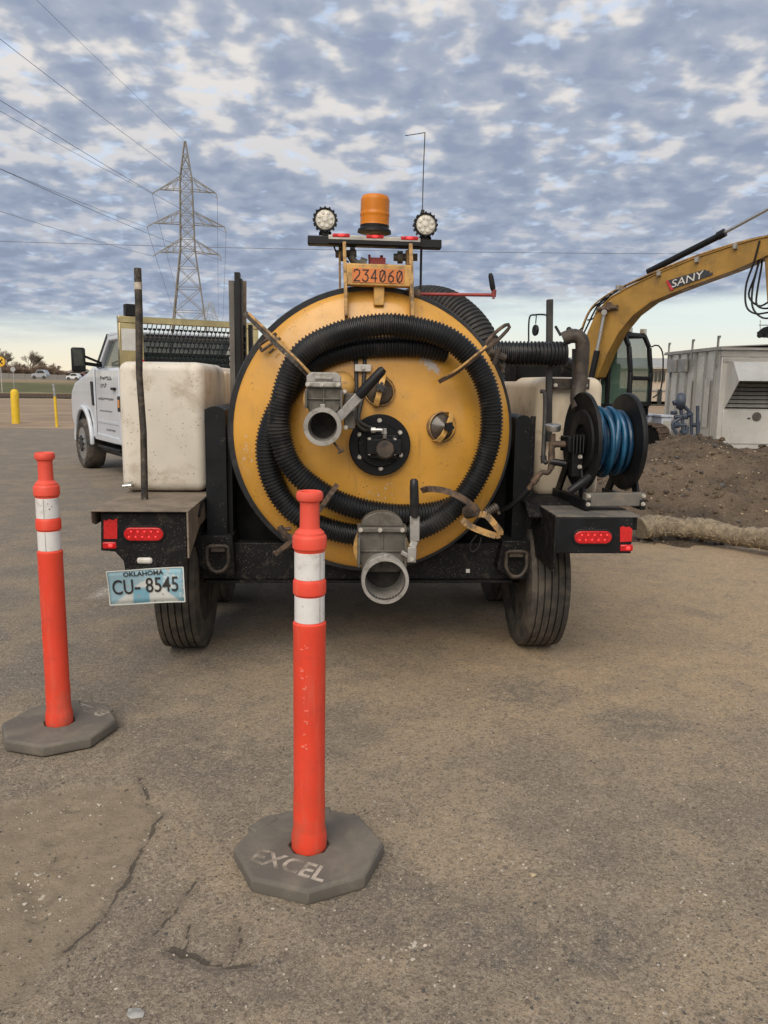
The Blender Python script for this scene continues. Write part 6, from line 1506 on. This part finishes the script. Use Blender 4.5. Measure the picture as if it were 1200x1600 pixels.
# ------------------------------------------------------------------ loose stones on the lot
def lot_height(x, y):
    z, _ = lot_z(np.array([[x]]), np.array([[y]])); return float(z[0, 0])
def stone_mesh(rnd, flat=.55):
    bm = bmesh.new(); bmesh.ops.create_icosphere(bm, subdivisions=1, radius=1)
    for v in bm.verts: v.co *= rnd.uniform(.7, 1.15); v.co.z *= flat
    return bm
for (px, py, r_, mt, lab, fl) in ((212, 1584, .017, 'stone_grey', 'flat grey stone at the bottom left of the lot', .3), (833, 1367, .009, 'stone_tan', 'small tan pebble right of the near post base', .7)):
    g = W0.ground(px, py); bm = stone_mesh(random.Random(px), fl); me = bpy.data.meshes.new('pebble')
    for v in bm.verts: v.co *= r_; v.co.x *= 1.4
    bm.to_mesh(me); bm.free(); me.materials.append(MATS[mt]); o = bpy.data.objects.new('pebble', me); COL.objects.link(o); o.location = (g.x, g.y, lot_height(g.x, g.y)+r_*fl*.5); tag(o, lab, 'stone')
def gravel(name, mt, n, seed, rlo, rhi, label, region):
    rnd = random.Random(seed); xs, ys, rs = [], [], []
    while len(xs) < n:
        px, py = region(rnd); g = W0.ground(px, py)
        if abs(g.x) > 6 or g.y > 9 or g.y < 1.3: continue
        xs.append(g.x); ys.append(g.y); rs.append(rlo*(rhi/rlo)**(rnd.random()**2.2))
    X_, Y_ = np.array([xs]), np.array([ys]); Z_, _ = lot_z(X_, Y_); V_, F_ = [], []
    base = [bm_ for bm_ in (stone_mesh(rnd) for _ in range(6))]
    data = [([v.co.copy() for v in b.verts], [tuple(v.index for v in f.verts) for f in b.faces]) for b in base]
    for i in range(n):
        vs_, fs_ = data[i % 6]; o = len(V_); a = rnd.uniform(0, 6.28); c, s = math.cos(a), math.sin(a); r = rs[i]; st = rnd.uniform(.8, 1.6)
        for v in vs_: V_.append((xs[i]+(v.x*st*c-v.y*s)*r, ys[i]+(v.x*st*s+v.y*c)*r, float(Z_[0, i])+r*.18+v.z*r))
        F_ += [tuple(k+o for k in f) for f in fs_]
    me = bpy.data.meshes.new(name); me.from_pydata(V_, [], F_); me.materials.append(MATS[mt]); o = bpy.data.objects.new(name, me); COL.objects.link(o); o['kind'] = 'stuff'; o['label'] = label
uni = lambda rnd: (rnd.uniform(-150, 1350), 830+820*rnd.random())
gravel('gravel', 'chip_pale', 1500, 21, .0016, .0055, 'scattered pale stone chips on the lot', uni)
gravel('dark_grit', 'chip_dark', 1300, 22, .0016, .0055, 'scattered dark grit on the lot', uni)
gravel('brown_grit', 'chip_brown', 1800, 23, .002, .008, 'scattered brown grit on the lot', uni)
def clump(rnd):
    c = rnd.choice(((30, 1270), (55, 1365), (60, 1400), (140, 1255), (600, 1250), (790, 1350), (640, 1480), (1080, 1400)))
    return c[0]+rnd.gauss(0, 25), c[1]+rnd.gauss(0, 12)
gravel('chip_clusters', 'chip_pale', 130, 24, .0025, .0075, 'small clusters of pale chips on the lot', clump)
# clods on the mound and its foot
def clods(n, seed, mt, name, label, r0=.006, rr=8):
    rnd = random.Random(seed); V_, F_ = [], []; xs = np.array([[rnd.uniform(1.8, 9.5) for _ in range(n)]]); ys = np.array([[rnd.uniform(7.25, 13) for _ in range(n)]]); zs = mound_z(xs, ys)
    data = []
    for _ in range(6):
        b = stone_mesh(rnd, .8); data.append(([v.co.copy() for v in b.verts], [tuple(v.index for v in f.verts) for f in b.faces]))
    for i in range(n):
        vs_, fs_ = data[i % 6]; o = len(V_); r = r0*(rr ** (rnd.random()**2.8))
        for v in vs_: V_.append((xs[0, i]+v.x*r, ys[0, i]+v.y*r, zs[0, i]+r*.3+v.z*r))
        F_ += [tuple(k+o for k in f) for f in fs_]
    me = bpy.data.meshes.new(name); me.from_pydata(V_, [], F_); me.materials.append(MATS[mt]); o = bpy.data.objects.new(name, me); COL.objects.link(o); o['kind'] = 'stuff'; o['label'] = label
clods(6000, 31, 'soil', 'soil_clods', 'loose clods of soil on the dirt mound')
clods(2600, 32, 'stone_tan', 'pale_debris', 'pale straw and stone debris on the dirt mound', .004, 5)
clods(700, 33, 'chip_dark', 'dark_clods', 'dark lumps on the dirt mound', .008, 6)
